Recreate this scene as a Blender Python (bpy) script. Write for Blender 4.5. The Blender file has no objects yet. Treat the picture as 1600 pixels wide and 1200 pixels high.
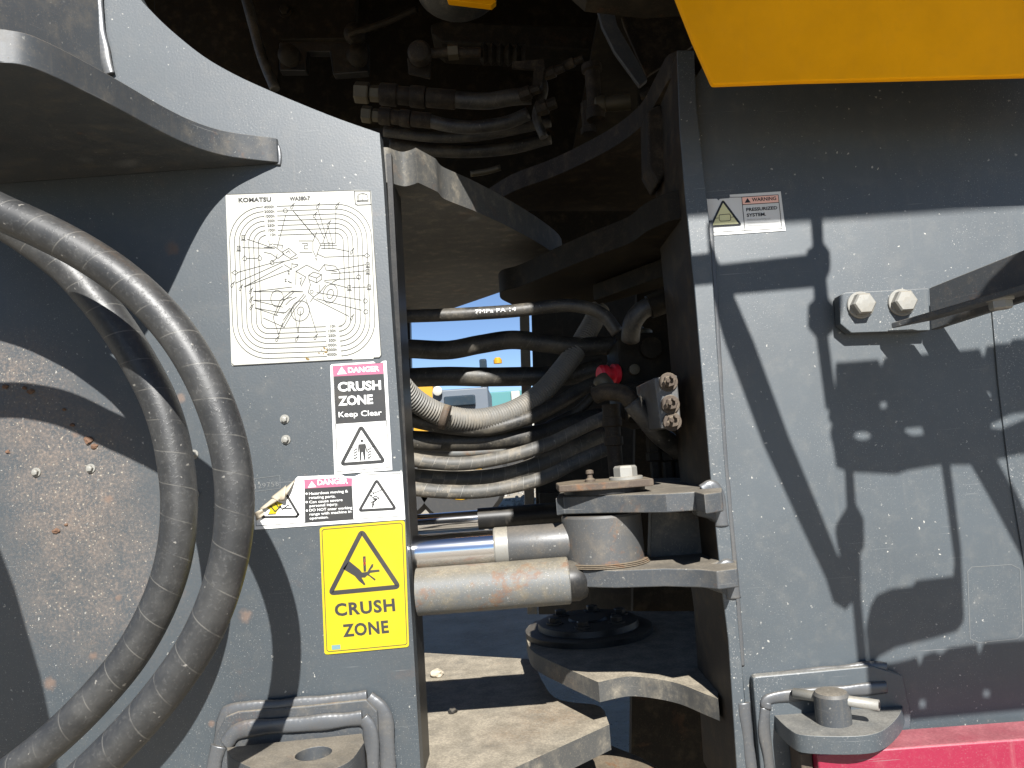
import bpy, bmesh, math, random
from mathutils import Vector, Matrix
from mathutils.geometry import tessellate_polygon
random.seed(7)
S = bpy.context.scene
COL = S.collection
R = math.radians
# ------------------------------------------------------------------ camera
F = 1200.0                       # focal length in pixels of the 1600 px wide photo
Z0 = 1.25                        # camera height
PITCH, ROLL = R(4.7), R(4.2)
fw = Vector((0, math.cos(PITCH), math.sin(PITCH)))
u0 = Vector((0, -math.sin(PITCH), math.cos(PITCH)))
r0 = Vector((1, 0, 0))
CR = r0 * math.cos(ROLL) - u0 * math.sin(ROLL)
CU = u0 * math.cos(ROLL) + r0 * math.sin(ROLL)
cam_d = bpy.data.cameras.new('camera'); cam = bpy.data.objects.new('camera', cam_d); COL.objects.link(cam)
cam_d.sensor_width = 36.0; cam_d.lens = F / 1600 * 36.0
cam_d.clip_start = 0.01; cam_d.clip_end = 2000
M = Matrix.Identity(4)
for i in range(3):
    M[i][0] = CR[i]; M[i][1] = CU[i]; M[i][2] = -fw[i]
M[2][3] = Z0
cam.matrix_world = M
S.camera = cam
# ------------------------------------------------------------------ light
SX, SZ = -0.145, -0.80            # light travels (SX, 1, SZ)
W = bpy.data.worlds.new('World'); S.world = W; W.use_nodes = True
wn = W.node_tree.nodes; wl = W.node_tree.links
bg = wn['Background']
sky = wn.new('ShaderNodeTexSky'); sky.sky_type = 'NISHITA'; sky.sun_disc = False
sun_dir = Vector((-SX, -1, -SZ)).normalized()
sky.sun_elevation = math.asin(sun_dir.z)
sky.sun_rotation = math.atan2(sun_dir.x, sun_dir.y)
sky.air_density = 0.55; sky.dust_density = 0.0; sky.ozone_density = 2.6
wl.new(sky.outputs[0], bg.inputs[0]); bg.inputs[1].default_value = 0.05
sd = bpy.data.lights.new('sun', 'SUN'); sd.energy = 5.0; sd.angle = R(0.5); sd.color = (1, .98, .945)
sun = bpy.data.objects.new('sun', sd); COL.objects.link(sun)
sun.rotation_euler = sun_dir.to_track_quat('Z', 'Y').to_euler()
S.view_settings.view_transform = 'Standard'; S.view_settings.look = 'None'
S.view_settings.exposure = 1.42; S.view_settings.gamma = 1.0
# ------------------------------------------------------------------ placing
def ray(u, v):
    return fw + CR * ((u - 800) / F) - CU * ((v - 600) / F)
def at(u, v, y):                 # point of the vertical plane y seen at that spot
    d = ray(u, v); t = y / d.y
    return Vector((d.x * t, y, Z0 + d.z * t))
def atz(u, v, z):                # point of the horizontal plane z (relative to the eye)
    d = ray(u, v); t = z / d.z
    return Vector((d.x * t, d.y * t, Z0 + z))
# ------------------------------------------------------------------ objects
def link(name, me, mat=None, parent=None):
    o = bpy.data.objects.new(name, me); COL.objects.link(o)
    if mat is not None and me is not None: me.materials.append(mat)
    if parent is not None: o.parent = parent
    return o
def tag(o, label=None, cat=None, group=None, kind=None):
    if label: o['label'] = label
    if cat: o['category'] = cat
    if group: o['group'] = group
    if kind: o['kind'] = kind
    return o
def thing(name, label, cat, group=None):
    o = bpy.data.objects.new(name, None); COL.objects.link(o); o.empty_display_size = .05
    return tag(o, label, cat, group)
def bevel(o, w=.002, seg=2):
    m = o.modifiers.new('bevel', 'BEVEL'); m.width = w; m.segments = seg; m.limit_method = 'ANGLE'; m.angle_limit = R(35)
    m.harden_normals = True
    return o
def smooth(me, on=True):
    for p in me.polygons: p.use_smooth = on
def mesh(name, vs, fs):
    me = bpy.data.meshes.new(name); me.from_pydata([tuple(v) for v in vs], [], fs); me.update(); return me
def area_normal(pts):
    n = Vector()
    for i in range(len(pts)): n += pts[i].cross(pts[(i + 1) % len(pts)])
    return n
def prism_data(pts, vec, holes=()):
    vec = Vector(vec)
    loops = [list(pts)] + [list(h) for h in holes]
    n = area_normal(loops[0])
    if n.dot(vec) > 0: loops[0].reverse()          # front cap faces away from vec
    n0 = area_normal(loops[0])
    for h in loops[1:]:
        if area_normal(h).dot(n0) > 0: h.reverse()
    flat = [p for l in loops for p in l]; N = len(flat)
    vs = flat + [p + vec for p in flat]; fs = []
    if len(loops) == 1 and len(flat) <= 4:
        fs.append(tuple(range(N))); fs.append(tuple(range(2 * N - 1, N - 1, -1)))
    else:
        for t in tessellate_polygon(loops):
            a, b, c = t
            nn = (flat[b] - flat[a]).cross(flat[c] - flat[a])
            if nn.dot(n0) < 0: b, c = c, b
            fs.append((a, b, c)); fs.append((a + N, c + N, b + N))
    k = 0
    for l in loops:
        m = len(l)
        for i in range(m):
            j = (i + 1) % m
            fs.append((k + i, k + i + N, k + j + N, k + j))
        k += m
    return vs, fs
def prism(name, pts, vec, mat, parent=None, holes=(), bev=.002):
    vs, fs = prism_data(pts, vec, holes)
    me = mesh(name, vs, fs)
    bm = bmesh.new(); bm.from_mesh(me); bmesh.ops.recalc_face_normals(bm, faces=bm.faces); bm.to_mesh(me); bm.free()
    smooth(me); me.set_sharp_from_angle(angle=R(24))
    o = link(name, me, mat, parent)
    if bev: bevel(o, bev)
    return o
def vplate(name, px, y, depth, mat, parent=None, holes=(), bev=.002):
    return prism(name, [at(u, v, y) for u, v in px], (0, depth, 0), mat, parent, [[at(u, v, y) for u, v in h] for h in holes], bev)
def curve(px, n=5, keep=()):       # rounds a traced outline; runs between the kept corner indices are splined
    out = []
    ks = sorted(set(list(keep) + [0, len(px) - 1]))
    for a, b in zip(ks, ks[1:]):
        run = [Vector((p[0], p[1], 0)) for p in px[a:b + 1]]
        if len(run) == 2: pts = run
        else:
            Q = [run[0] * 2 - run[1]] + run + [run[-1] * 2 - run[-2]]; pts = []
            for i in range(1, len(Q) - 2):
                p, q, r, t_ = Q[i - 1], Q[i], Q[i + 1], Q[i + 2]
                for k in range(n):
                    t = k / n
                    pts.append(.5 * ((2 * q) + (r - p) * t + (2 * p - 5 * q + 4 * r - t_) * t * t + (3 * q - p - 3 * r + t_) * t ** 3))
            pts.append(run[-1])
        out += [(v.x, v.y) for v in (pts if not out else pts[1:])]
    return out
def hplate(name, px, z, thick, mat, parent=None, bev=.002):   # px seen on plane z; thick > 0 goes up
    return prism(name, [atz(u, v, z) for u, v in px], (0, 0, thick), mat, parent, (), bev)
def catmull(P, step=.006):
    P = [Vector(p) for p in P]
    out = []
    Q = [P[0] * 2 - P[1]] + P + [P[-1] * 2 - P[-2]]
    for i in range(1, len(Q) - 2):
        a, b, c, d = Q[i - 1], Q[i], Q[i + 1], Q[i + 2]
        n = max(2, int((c - b).length / step))
        for k in range(n):
            t = k / n
            out.append(.5 * ((2 * b) + (c - a) * t + (2 * a - 5 * b + 4 * c - d) * t * t + (3 * b - a - 3 * c + d) * t ** 3))
    out.append(P[-1]); return out
def tube_mesh(path, r, seg=16, rf=None, caps=True):
    n = len(path); vs = []; fs = []; uvs = []
    T = [(path[min(i + 1, n - 1)] - path[max(i - 1, 0)]).normalized() for i in range(n)]
    nrm = T[0].cross(Vector((0, 0, 1)))
    if nrm.length < .1: nrm = T[0].cross(Vector((0, 1, 0)))
    nrm.normalize(); L = 0; Ls = []
    for i in range(n):
        if i: L += (path[i] - path[i - 1]).length
        Ls.append(L)
        nrm = (nrm - T[i] * nrm.dot(T[i])).normalized(); b = T[i].cross(nrm)
        for k in range(seg):
            a = 2 * math.pi * k / seg
            rr = r if rf is None else rf(L, a, i)
            vs.append(path[i] + nrm * math.cos(a) * rr + b * math.sin(a) * rr)
    for i in range(n - 1):
        for k in range(seg):
            j = (k + 1) % seg
            fs.append((i * seg + k, i * seg + j, (i + 1) * seg + j, (i + 1) * seg + k))
            uvs += [(Ls[i], k / seg), (Ls[i], (k + 1) / seg), (Ls[i + 1], (k + 1) / seg), (Ls[i + 1], k / seg)]
    if caps:
        fs.append(tuple(range(seg - 1, -1, -1))); uvs += [(0, 0)] * seg
        fs.append(tuple((n - 1) * seg + k for k in range(seg))); uvs += [(L, 0)] * seg
    return vs, fs, uvs
def tube(name, path, r, mat, parent=None, seg=16, rf=None, step=.006, spline=True):
    p = catmull(path, step) if spline else [Vector(q) for q in path]
    vs, fs, uvs = tube_mesh(p, r, seg, rf)
    me = mesh(name, vs, fs); uv = me.uv_layers.new(name='UVMap')
    for i, c in enumerate(uvs): uv.data[i].uv = c
    smooth(me)
    for q in me.polygons[-2:]: q.use_smooth = False
    return link(name, me, mat, parent)
def axes(n):
    n = Vector(n).normalized(); a = n.orthogonal().normalized(); return n, a, n.cross(a)
def lathe(name, c, n, prof, mat, parent=None, seg=32, sm=True, phase=0.0):   # prof: (radius, height along n)
    n, a, b = axes(n); c = Vector(c); vs = []; fs = []
    for r, h in prof:
        for k in range(seg):
            t = 2 * math.pi * k / seg + phase
            vs.append(c + n * h + (a * math.cos(t) + b * math.sin(t)) * r)
    for i in range(len(prof) - 1):
        for k in range(seg):
            j = (k + 1) % seg
            fs.append((i * seg + k, i * seg + j, (i + 1) * seg + j, (i + 1) * seg + k))
    fs.append(tuple(range(seg - 1, -1, -1))); fs.append(tuple((len(prof) - 1) * seg + k for k in range(seg)))
    me = mesh(name, vs, fs)
    o = link(name, me, mat, parent)
    if sm:
        smooth(me); me.set_sharp_from_angle(angle=R(32))
    return o
def bolt(name, c, n, r, h, mat, parent, washer=1.35, wh=.003, phase=.3):
    o = lathe(name, Vector(c) + Vector(n).normalized() * wh, n, [(r, 0), (r, h * .82), (r * .86, h), (r * .35, h + .0004)], mat, parent, 6, False, phase)
    if washer: lathe('washer', c, n, [(r * washer, 0), (r * washer, wh * .8), (r * washer * .95, wh)], mat, o, 24)
    return o
def weld(name, path, r, mat, parent, seg=10):
    ph = random.random() * 9
    def rf(L, a, i):
        return r * (1 + .014 * math.sin(L * 900 + 2.2 * math.sin(a) + ph) + .07 * math.sin(L * 75 + ph * 2) + .05 * math.sin(2 * a + L * 130))
    o = tube(name, path, r, mat, parent, seg, rf, .0016)
    ym = sum(p.y for p in path) / len(path)
    for v in o.data.vertices: v.co.y = ym + (v.co.y - ym) * .38
    return o
# ------------------------------------------------------------------ materials
class NT:
    def __init__(s, name):
        s.m = bpy.data.materials.new(name); s.m.use_nodes = True
        s.t = s.m.node_tree; s.b = s.t.nodes['Principled BSDF']
        s.co = s.t.nodes.new('ShaderNodeTexCoord')
    def n(s, k, **kw):
        o = s.t.nodes.new('ShaderNode' + k)
        for a, v in kw.items(): setattr(o, a, v)
        return o
    def l(s, a, b): s.t.links.new(a, b)
    def mp(s, scale=(1, 1, 1), uv=False, rot=(0, 0, 0)):
        o = s.n('Mapping'); o.inputs['Scale'].default_value = scale; o.inputs['Rotation'].default_value = rot
        s.l(s.co.outputs['UV' if uv else 'Object'], o.inputs[0]); return o.outputs[0]
    def noise(s, scale, detail=4, rough=.55, vec=None, dist=0):
        o = s.n('TexNoise'); o.inputs['Scale'].default_value = scale; o.inputs['Detail'].default_value = detail
        o.inputs['Roughness'].default_value = rough; o.inputs['Distortion'].default_value = dist
        s.l(vec if vec else s.co.outputs['Object'], o.inputs['Vector']); return o.outputs[0]
    def ramp(s, x, a, b, lo=0., hi=1.):
        o = s.n('MapRange'); o.interpolation_type = 'SMOOTHSTEP'
        o.inputs[1].default_value = a; o.inputs[2].default_value = b; o.inputs[3].default_value = lo; o.inputs[4].default_value = hi
        s.l(x, o.inputs[0]); return o.outputs[0]
    def math(s, op, a, b=0.):
        o = s.n('Math', operation=op); o.use_clamp = op in ('ADD', 'MULTIPLY', 'SUBTRACT')
        for i, v in enumerate((a, b)):
            if isinstance(v, (int, float)): o.inputs[i].default_value = v
            else: s.l(v, o.inputs[i])
        return o.outputs[0]
    def mix(s, f, a, b):
        o = s.n('Mix', data_type='RGBA')
        if isinstance(f, (int, float)): o.inputs[0].default_value = f
        else: s.l(f, o.inputs[0])
        for i, v in ((6, a), (7, b)):
            if isinstance(v, tuple): o.inputs[i].default_value = (*v[:3], 1)
            else: s.l(v, o.inputs[i])
        return o.outputs[2]
    def col(s, c): s.l(c, s.b.inputs['Base Color'])
    def bump(s, h, strength=.2, dist=.002):
        o = s.n('Bump'); o.inputs['Strength'].default_value = strength; o.inputs['Distance'].default_value = dist
        s.l(h, o.inputs['Height']); s.l(o.outputs[0], s.b.inputs['Normal'])
    def rough(s, v):
        if isinstance(v, (int, float)): s.b.inputs['Roughness'].default_value = v
        else: s.l(v, s.b.inputs['Roughness'])
def paint(name, base, rough=.42, dust=(.17, .148, .115), amt=.35, top=.85, chips=.5, rust=.2, peel=.12, rt=.60, metal=0., patches=(), spots=(), pcol=(.150, .112, .084), scratch=.5, streak=.3, spec=.5):
    t = NT(name)
    big = t.noise(5, 6, .6); mid = t.noise(38, 5, .65); fine = t.noise(420, 3, .6)
    c = t.mix(t.ramp(big, .3, .75), tuple(x * .88 for x in base), tuple(x * 1.12 for x in base))
    # thin dust film and fine grains
    d = t.math('MULTIPLY', t.ramp(mid, .45, .8), amt)
    grains = t.math('MULTIPLY', t.ramp(fine, .56, .72), amt * .8)
    d = t.math('MAXIMUM', d, grains)
    st = t.noise(1, 5, .6, t.mp((90, 90, 5)))
    d = t.math('MAXIMUM', d, t.math('MULTIPLY', t.ramp(st, .55, .8), streak))
    pms = []
    for cx, cy, cz, rad, a in patches:
        vd = t.n('VectorMath', operation='DISTANCE'); t.l(t.co.outputs['Object'], vd.inputs[0]); vd.inputs[1].default_value = (cx, cy, cz)
        pm = t.ramp(vd.outputs['Value'], rad, rad * .25)
        pm = t.math('MULTIPLY', pm, t.math('ADD', t.ramp(t.noise(34, 8, .75), .3, .75, 0, .65), t.ramp(t.noise(260, 4, .7), .45, .65, 0, .6)))
        pms.append(t.math('MULTIPLY', pm, a))
    g = t.n('NewGeometry'); sx = t.n('SeparateXYZ'); t.l(g.outputs['Normal'], sx.inputs[0])
    td = t.math('MULTIPLY', t.ramp(sx.outputs['Z'], .35, .9), t.ramp(t.noise(22, 6, .65), .2, .55, .55, 1.))
    td = t.math('MULTIPLY', td, top)
    d = t.math('MAXIMUM', d, td)
    dc = t.mix(t.ramp(t.noise(30, 5), .3, .7), tuple(x * .72 for x in dust), tuple(x * 1.1 for x in dust))
    dc = t.mix(t.ramp(t.noise(330, 4, .7), .35, .7), t.mix(.45, dc, (.04, .035, .03)), dc)
    c = t.mix(d, c, dc)
    for pm in pms:
        c = t.mix(pm, c, t.mix(t.ramp(t.noise(190, 4, .7), .35, .65), (.085, .062, .046), pcol)); d = t.math('MAXIMUM', d, pm)
        v2 = t.n('TexVoronoi'); v2.inputs['Scale'].default_value = 230; t.l(t.co.outputs['Object'], v2.inputs['Vector'])
        s2 = t.n('SeparateColor'); t.l(v2.outputs['Color'], s2.inputs[0])
        k2 = t.math('LESS_THAN', v2.outputs['Distance'], t.math('MULTIPLY', t.ramp(s2.outputs[1], .45, 1., 0., .42), t.math('ADD', pm, .15)))
        c = t.mix(t.math('MULTIPLY', k2, .75), c, (.24, .215, .165))
    for cx, cy, cz, rad in spots:
        vd = t.n('VectorMath', operation='DISTANCE'); vd.inputs[1].default_value = (cx, cy, cz)
        wv = t.n('VectorMath', operation='ADD'); nz = t.n('TexNoise'); nz.inputs['Scale'].default_value = 120; t.l(t.co.outputs['Object'], nz.inputs['Vector'])
        sv = t.n('VectorMath', operation='SCALE'); sv.inputs['Scale'].default_value = rad * 1.2; t.l(nz.outputs['Color'], sv.inputs[0])
        t.l(t.co.outputs['Object'], wv.inputs[0]); t.l(sv.outputs[0], wv.inputs[1]); t.l(wv.outputs[0], vd.inputs[0])
        pm = t.ramp(vd.outputs['Value'], rad * 1.25, rad * .3, 0., .55)
        c = t.mix(pm, c, t.mix(t.noise(200, 3), (.09, .048, .028), (.15, .088, .052))); d = t.math('MAXIMUM', d, pm)
    if chips:
        v = t.n('TexVoronoi'); v.inputs['Scale'].default_value = 135; v.inputs['Randomness'].default_value = 1
        wob = t.n('VectorMath', operation='ADD'); nz = t.n('TexNoise'); nz.inputs['Scale'].default_value = 300
        t.l(t.co.outputs['Object'], nz.inputs['Vector'])
        sc = t.n('VectorMath', operation='SCALE'); sc.inputs['Scale'].default_value = .006; t.l(nz.outputs['Color'], sc.inputs[0])
        t.l(t.co.outputs['Object'], wob.inputs[0]); t.l(sc.outputs[0], wob.inputs[1]); t.l(wob.outputs[0], v.inputs['Vector'])
        sp = t.n('SeparateColor'); t.l(v.outputs['Color'], sp.inputs[0])
        lim = t.ramp(sp.outputs[0], .55, 1., .0, .17)
        ch = t.math('LESS_THAN', v.outputs['Distance'], lim)
        ch = t.math('MULTIPLY', ch, t.math('MULTIPLY', t.ramp(t.noise(9, 3), .38, .62), chips))
        c = t.mix(ch, c, (.30, .29, .26))
        fs_ = t.math('MULTIPLY', t.ramp(t.noise(620, 2, .5), .635, .70), t.math('MULTIPLY', t.ramp(t.noise(7, 4), .35, .65), chips))
        c = t.mix(t.math('MULTIPLY', fs_, .8), c, (.26, .255, .24))
    if scratch:
        for k, rot in enumerate((.35, -.2, 1.1)):
            nn = t.noise(1, 2, .4, t.mp((7, 7, 650), rot=(0, rot, 0)))
            mk = t.math('MULTIPLY', t.ramp(nn, .70, .76), t.ramp(t.noise(11 + k * 3, 2), .52, .62))
            c = t.mix(t.math('MULTIPLY', mk, scratch), c, (.17, .17, .165))
    if rust:
        rn = t.noise(15, 8, .72, dist=.4)
        rm = t.math('MULTIPLY', t.ramp(rn, rt, rt + .09), rust)
        rc = t.mix(t.noise(80, 4), (.085, .032, .014), (.17, .085, .038))
        c = t.mix(rm, c, rc); d = t.math('MAXIMUM', d, rm)
    t.col(c)
    t.rough(t.ramp(d, 0, 1, rough, .72)); t.b.inputs['Specular IOR Level'].default_value = spec
    t.b.inputs['Metallic'].default_value = metal
    h = t.math('ADD', t.math('MULTIPLY', t.noise(330, 2, .5), peel), t.math('MULTIPLY', d, .25))
    t.bump(h, .3, .0012)
    return t.m
def flat(name, c, rough=.5, metal=0., dirt=.08, spec=.5):
    t = NT(name)
    k = t.ramp(t.noise(25, 6, .6), .45, .85)
    t.col(t.mix(t.math('MULTIPLY', k, dirt), c, (.2, .16, .1)))
    t.rough(rough); t.b.inputs['Metallic'].default_value = metal; t.b.inputs['Specular IOR Level'].default_value = spec
    return t.m
def rubber(name, base, dustc=(.30, .26, .20), amt=.35, pitch=.045, line=.5, rough=.55, twist=1.0, band=0.):
    t = NT(name)
    sx = t.n('SeparateXYZ'); t.l(t.co.outputs['UV'], sx.inputs[0])
    a = t.n('Math', operation='MULTIPLY_ADD'); t.l(sx.outputs[0], a.inputs[0]); a.inputs[1].default_value = 1 / pitch; 
    tw = t.n('Math', operation='MULTIPLY'); t.l(sx.outputs[1], tw.inputs[0]); tw.inputs[1].default_value = twist
    t.l(tw.outputs[0], a.inputs[2])
    fr = t.n('Math', operation='FRACT'); t.l(a.outputs[0], fr.inputs[0])
    ln = t.math('LESS_THAN', fr.outputs[0], .035)
    ln = t.math('MULTIPLY', ln, t.ramp(t.noise(40, 3), .3, .6))
    fl = t.n('Math', operation='FLOOR'); t.l(a.outputs[0], fl.inputs[0])
    wn_ = t.n('TexWhiteNoise', noise_dimensions='1D'); t.l(fl.outputs[0], wn_.inputs['W'])
    m1 = t.ramp(t.noise(24, 7, .65), .35, .75); m2 = t.ramp(t.noise(260, 4, .6), .5, .75)
    d = t.math('MULTIPLY', t.math('ADD', t.math('MULTIPLY', m1, .7), t.math('MULTIPLY', m2, .5)), amt)
    if band: d = t.math('MULTIPLY', d, t.ramp(wn_.outputs[0], 0, 1, 1 - band, 1.))
    g = t.n('NewGeometry'); nz = t.n('SeparateXYZ'); t.l(g.outputs['Normal'], nz.inputs[0])
    d = t.math('MAXIMUM', d, t.math('MULTIPLY', t.math('MULTIPLY', t.ramp(nz.outputs[2], .3, 1.), amt), m1))
    c = t.mix(d, base, dustc)
    c = t.mix(t.math('MULTIPLY', ln, line), c, (.17, .16, .14))
    sp = t.math('MULTIPLY', t.ramp(t.noise(130, 2, .5), .72, .76), .6)
    c = t.mix(sp, c, (.22, .205, .18))
    t.col(c); t.rough(t.ramp(d, 0, 1, rough, .9))
    saw = t.math('MULTIPLY', fr.outputs[0], .6)
    t.bump(t.math('ADD', saw, t.math('MULTIPLY', m2, .3)), .35, .0015)
    return t.m

GREY = (.0255, .0335, .0395)
pA = at(105, 740, 1.0); pB = at(150, 900, 1.0); pC = at(20, 610, 1.0)
spt = [(*at(u, v, 1.0), r) for u, v, r in ((384, 962, .009), (78, 1068, .009), (214, 1112, .007), (146, 1024, .006), (185, 934, .005), (232, 1098, .005), (170, 780, .006), (282, 622, .007), (270, 388, .010), (118, 680, .005), (330, 1130, .005))]
spt = [(x + .6 * r, y + .6 * r, z + .6 * r, r) for x, y, z, r in spt]
M_front = paint('grey_paint_front', GREY, spots=spt, amt=.14, chips=.75, rust=.10, rough=.50, streak=.14, spec=.85, peel=.3,
                patches=((*pA, .14, .85), (*pB, .16, .65), (*pC, .11, .8)))
M_rear = paint('grey_paint_rear', (.036, .0455, .0525), dust=(.185, .175, .15), amt=.22, chips=1., rust=.04, rough=.50, scratch=.6, streak=.14, spec=.85, peel=.2)
M_edge = paint('grey_paint_dusty', (.042, .046, .050), spec=0.4, amt=.5, top=1., chips=.4, rust=.30, rough=.5)
M_plate = paint('dusty_plate', (.06, .06, .057), dust=(.31, .27, .205), spec=0.3, amt=.6, top=1., chips=0, rust=.2, rough=.6, rt=.58, patches=((*atz(870, 1115, -.415), .10, .7), (*atz(800, 1150, -.415), .07, .5)), pcol=(.20, .135, .08))
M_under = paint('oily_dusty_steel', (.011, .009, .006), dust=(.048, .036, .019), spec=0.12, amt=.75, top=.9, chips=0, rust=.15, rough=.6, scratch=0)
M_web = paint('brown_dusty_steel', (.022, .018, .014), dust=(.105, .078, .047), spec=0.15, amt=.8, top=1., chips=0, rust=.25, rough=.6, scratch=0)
M_rusty = paint('rusty_dusty_steel', (.06, .045, .034), dust=(.17, .135, .092), spec=0.3, amt=.7, top=1., chips=0, rust=.7, rough=.7, scratch=0, rt=.55)
M_tube = paint('pale_worn_paint', (.085, .088, .086), dust=(.20, .165, .105), amt=.95, top=.75, chips=.7, rust=.6, rough=.6, rt=.53, streak=.6)
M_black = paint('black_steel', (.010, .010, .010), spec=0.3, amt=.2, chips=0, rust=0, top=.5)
M_weld = paint('weld_bead', (.085, .089, .094), amt=.45, top=.5, chips=.3, rust=.15, rough=.36, scratch=0, metal=.35)
M_eye = paint('worn_grey_steel', (.06, .061, .061), dust=(.14, .115, .085), amt=.8, top=.6, chips=.5, rust=.6, rough=.42, scratch=.5, rt=.55)
M_hood = paint('yellow_paint', (.88, .385, .0005), dust=(.45, .27, .10), spec=.10, amt=.06, chips=0, rust=.03, rough=.5, top=.6, scratch=.06, streak=.06)
M_red = paint('red_paint', (.205, .011, .034), dust=(.36, .165, .165), amt=.25, chips=.2, rust=0, rough=.4, top=.55)
M_bolt = paint('zinc_bolt', (.22, .215, .195), dust=(.26, .22, .155), amt=.6, top=.6, chips=0, rust=.35, rough=.5, metal=.2, scratch=0)
M_nut = paint('brass_dusty', (.07, .058, .034), dust=(.09, .07, .04), amt=.7, chips=0, rust=.2, rough=.55, metal=.3, scratch=0)
M_chrome = flat('chrome_rod', (.72, .72, .74), .12, 1., .10)
M_redcap = flat('red_plastic', (.50, .012, .025), .4, 0, .2)
M_rub1 = rubber('rubber_hose', (.0175, .0178, .018), dustc=(.105, .102, .094), amt=.36, pitch=.036, line=.35, rough=.46)
M_rub2 = rubber('rubber_wrapped', (.045, .044, .040), dustc=(.24, .205, .155), amt=1.0, pitch=.021, line=1., rough=.6, band=.8)
M_rub3 = rubber('rubber_plain', (.012, .012, .0115), dustc=(.17, .145, .105), amt=.5, pitch=.05, line=.15, rough=.5)
M_cond = rubber('grey_conduit', (.125, .122, .112), dustc=(.24, .20, .145), amt=.55, pitch=5., line=0, rough=.55)
M_beige = flat('beige_backing', (.33, .285, .215), .7, 0, .15)
S_white = flat('sticker_white', (.60, .60, .58), .35, 0, .03)
S_cream = flat('sticker_cream', (.36, .355, .318), .45, 0, .03)
S_pink = flat('sticker_pink', (.29, .085, .14), .4, 0, .05)
S_salmon = flat('sticker_salmon', (.86, .50, .40), .4, 0, .05)
S_dark = flat('sticker_charcoal', (.024, .024, .024), .4, 0, .12)
S_black = flat('sticker_black', (.012, .012, .012), .4, 0, .05)
S_grey = flat('sticker_line_grey', (.022, .022, .020), .5, 0, .05)
S_faint = flat('sticker_faded_grey', (.42, .42, .41), .5, 0, .05)
S_yellow = flat('sticker_yellow', (.36, .285, .008), .32, 0, .04)
S_pale = flat('sticker_pale_yellow', (.62, .60, .33), .4, 0, .08)
S_blue = flat('sticker_pale_blue', (.11, .19, .20), .4, 0, .3)
S_red = flat('sticker_red', (.3, .03, .02), .4, 0, .0)
M_mark = flat('paint_marking', (.12, .125, .125), .7, 0, .4)

# ================================================================== FRONT FRAME (left)
ff = thing('front_frame', 'dark grey front frame with white stickers and looping black hoses in front of it', 'machine frame')
side = curve([(150, -140), (190, -60), (215, -8), (235, 16), (268, 48), (318, 88), (368, 117), (420, 141), (472, 163), (530, 186), (593, 208),
        (599, 285), (608, 430), (617, 560), (627, 700), (636, 850), (646, 1005), (653, 1130), (661, 1270), (-260, 1330), (-280, -140)], 4, (10, 11, 12, 13, 14, 15, 16, 17, 18, 19, 20))
vplate('side_plate', side, 1.0, .028, M_front, ff, bev=.0025)
# closing web behind the plate edge
vplate('edge_web', [(603, 240), (611, 240), (664, 1270), (655, 1270)], 1.028, .075, M_black, ff, bev=0)
# curved rib above the hoses, its plate tipped level, front edge swinging outward to the left
zr = at(432, 256, 1.0).z - Z0
rib_px = curve([(436, 254), (424, 252.5), (400, 250), (350, 243), (300, 228), (250, 205), (200, 178), (160, 157), (120, 137), (80, 118), (40, 103), (0, 97)], 4)
rib = [atz(u, v, zr) for u, v in rib_px]
rib = [Vector((p.x, min(p.y, .9985), p.z)) for p in rib]
for x, y in ((-.505, .694), (-.55, .705), (-.60, .728), (-.66, .77), (-.73, .83), (-.80, .90), (-.88, .9985)): rib.append(Vector((x, y, rib[0].z)))
rib[0].y = .9985
prism('curved_rib', rib, (0, 0, .0335), M_edge, ff, bev=.003)
gus = [Vector((at(166, 118, 1.0).x, .9985, Z0 + zr + .034)), Vector((at(166, 118, 1.0).x - .10, .80, Z0 + zr + .034)),
       Vector((at(166, 118, 1.0).x - .30, .72, Z0 + zr + .034)), Vector((at(166, 118, 1.0).x - .30, .9985, Z0 + zr + .034))]
prism('upper_gusset', gus, (-.004, 0, .40), M_edge, ff, bev=.002)
weld('weld_bead', [at(150, -40, .997), at(154, 30, .996), at(162, 80, .996), at(171, 116, .996)], .008, M_weld, ff)
weld('weld_bead', [at(434, 258, .999), at(436, 246, .999), at(434, 232, .999), at(428, 221, .999)], .004, M_weld, ff)
# stubs of old bolts in the plate
for u, v in ((445, 655), (447, 687), (57, 738), (142, 732), (303, 710), (304, 772)):
    bolt('stud', at(u, v, 1.0), (0, -1, 0), .0042, .004, M_bolt, ff, 1.45, .0015, random.random())
M_mud = flat('dried_mud', (.115, .068, .045), .9, 0, .4, .2)
for u, v, r in ((138, 688, .0065), (147, 697, .0045), (88, 829, .0050), (103, 820, .0025), (48, 612, .0045), (38, 606, .003), (100, 640, .0025), (113, 664, .003), (12, 706, .003), (116, 1093, .003), (8, 604, .004)):
    bm = bmesh.new(); bmesh.ops.create_icosphere(bm, subdivisions=2, radius=r)
    for w in bm.verts: w.co *= 1 + random.uniform(-.3, .3); w.co.y *= .5; w.co.z *= .75
    me = bpy.data.meshes.new('mud_clod'); bm.to_mesh(me); bm.free(); me.transform(Matrix.Translation(at(u, v, .9992)))
    link('mud_clod', me, M_mud, ff)
def text_mesh(body, bold=0.0, spacing=1.0):
    c = bpy.data.curves.new('t', 'FONT'); c.body = body; c.size = 1; c.offset = bold; c.space_character = spacing; c.resolution_u = 3
    o = bpy.data.objects.new('t', c); COL.objects.link(o)
    dg = bpy.context.evaluated_depsgraph_get(); dg.update()
    me = bpy.data.meshes.new_from_object(o.evaluated_get(dg))
    vs = [v.co.copy() for v in me.vertices]; fs = [tuple(p.vertices) for p in me.polygons]
    bpy.data.objects.remove(o); bpy.data.curves.remove(c); bpy.data.meshes.remove(me)
    return vs, fs
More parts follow.
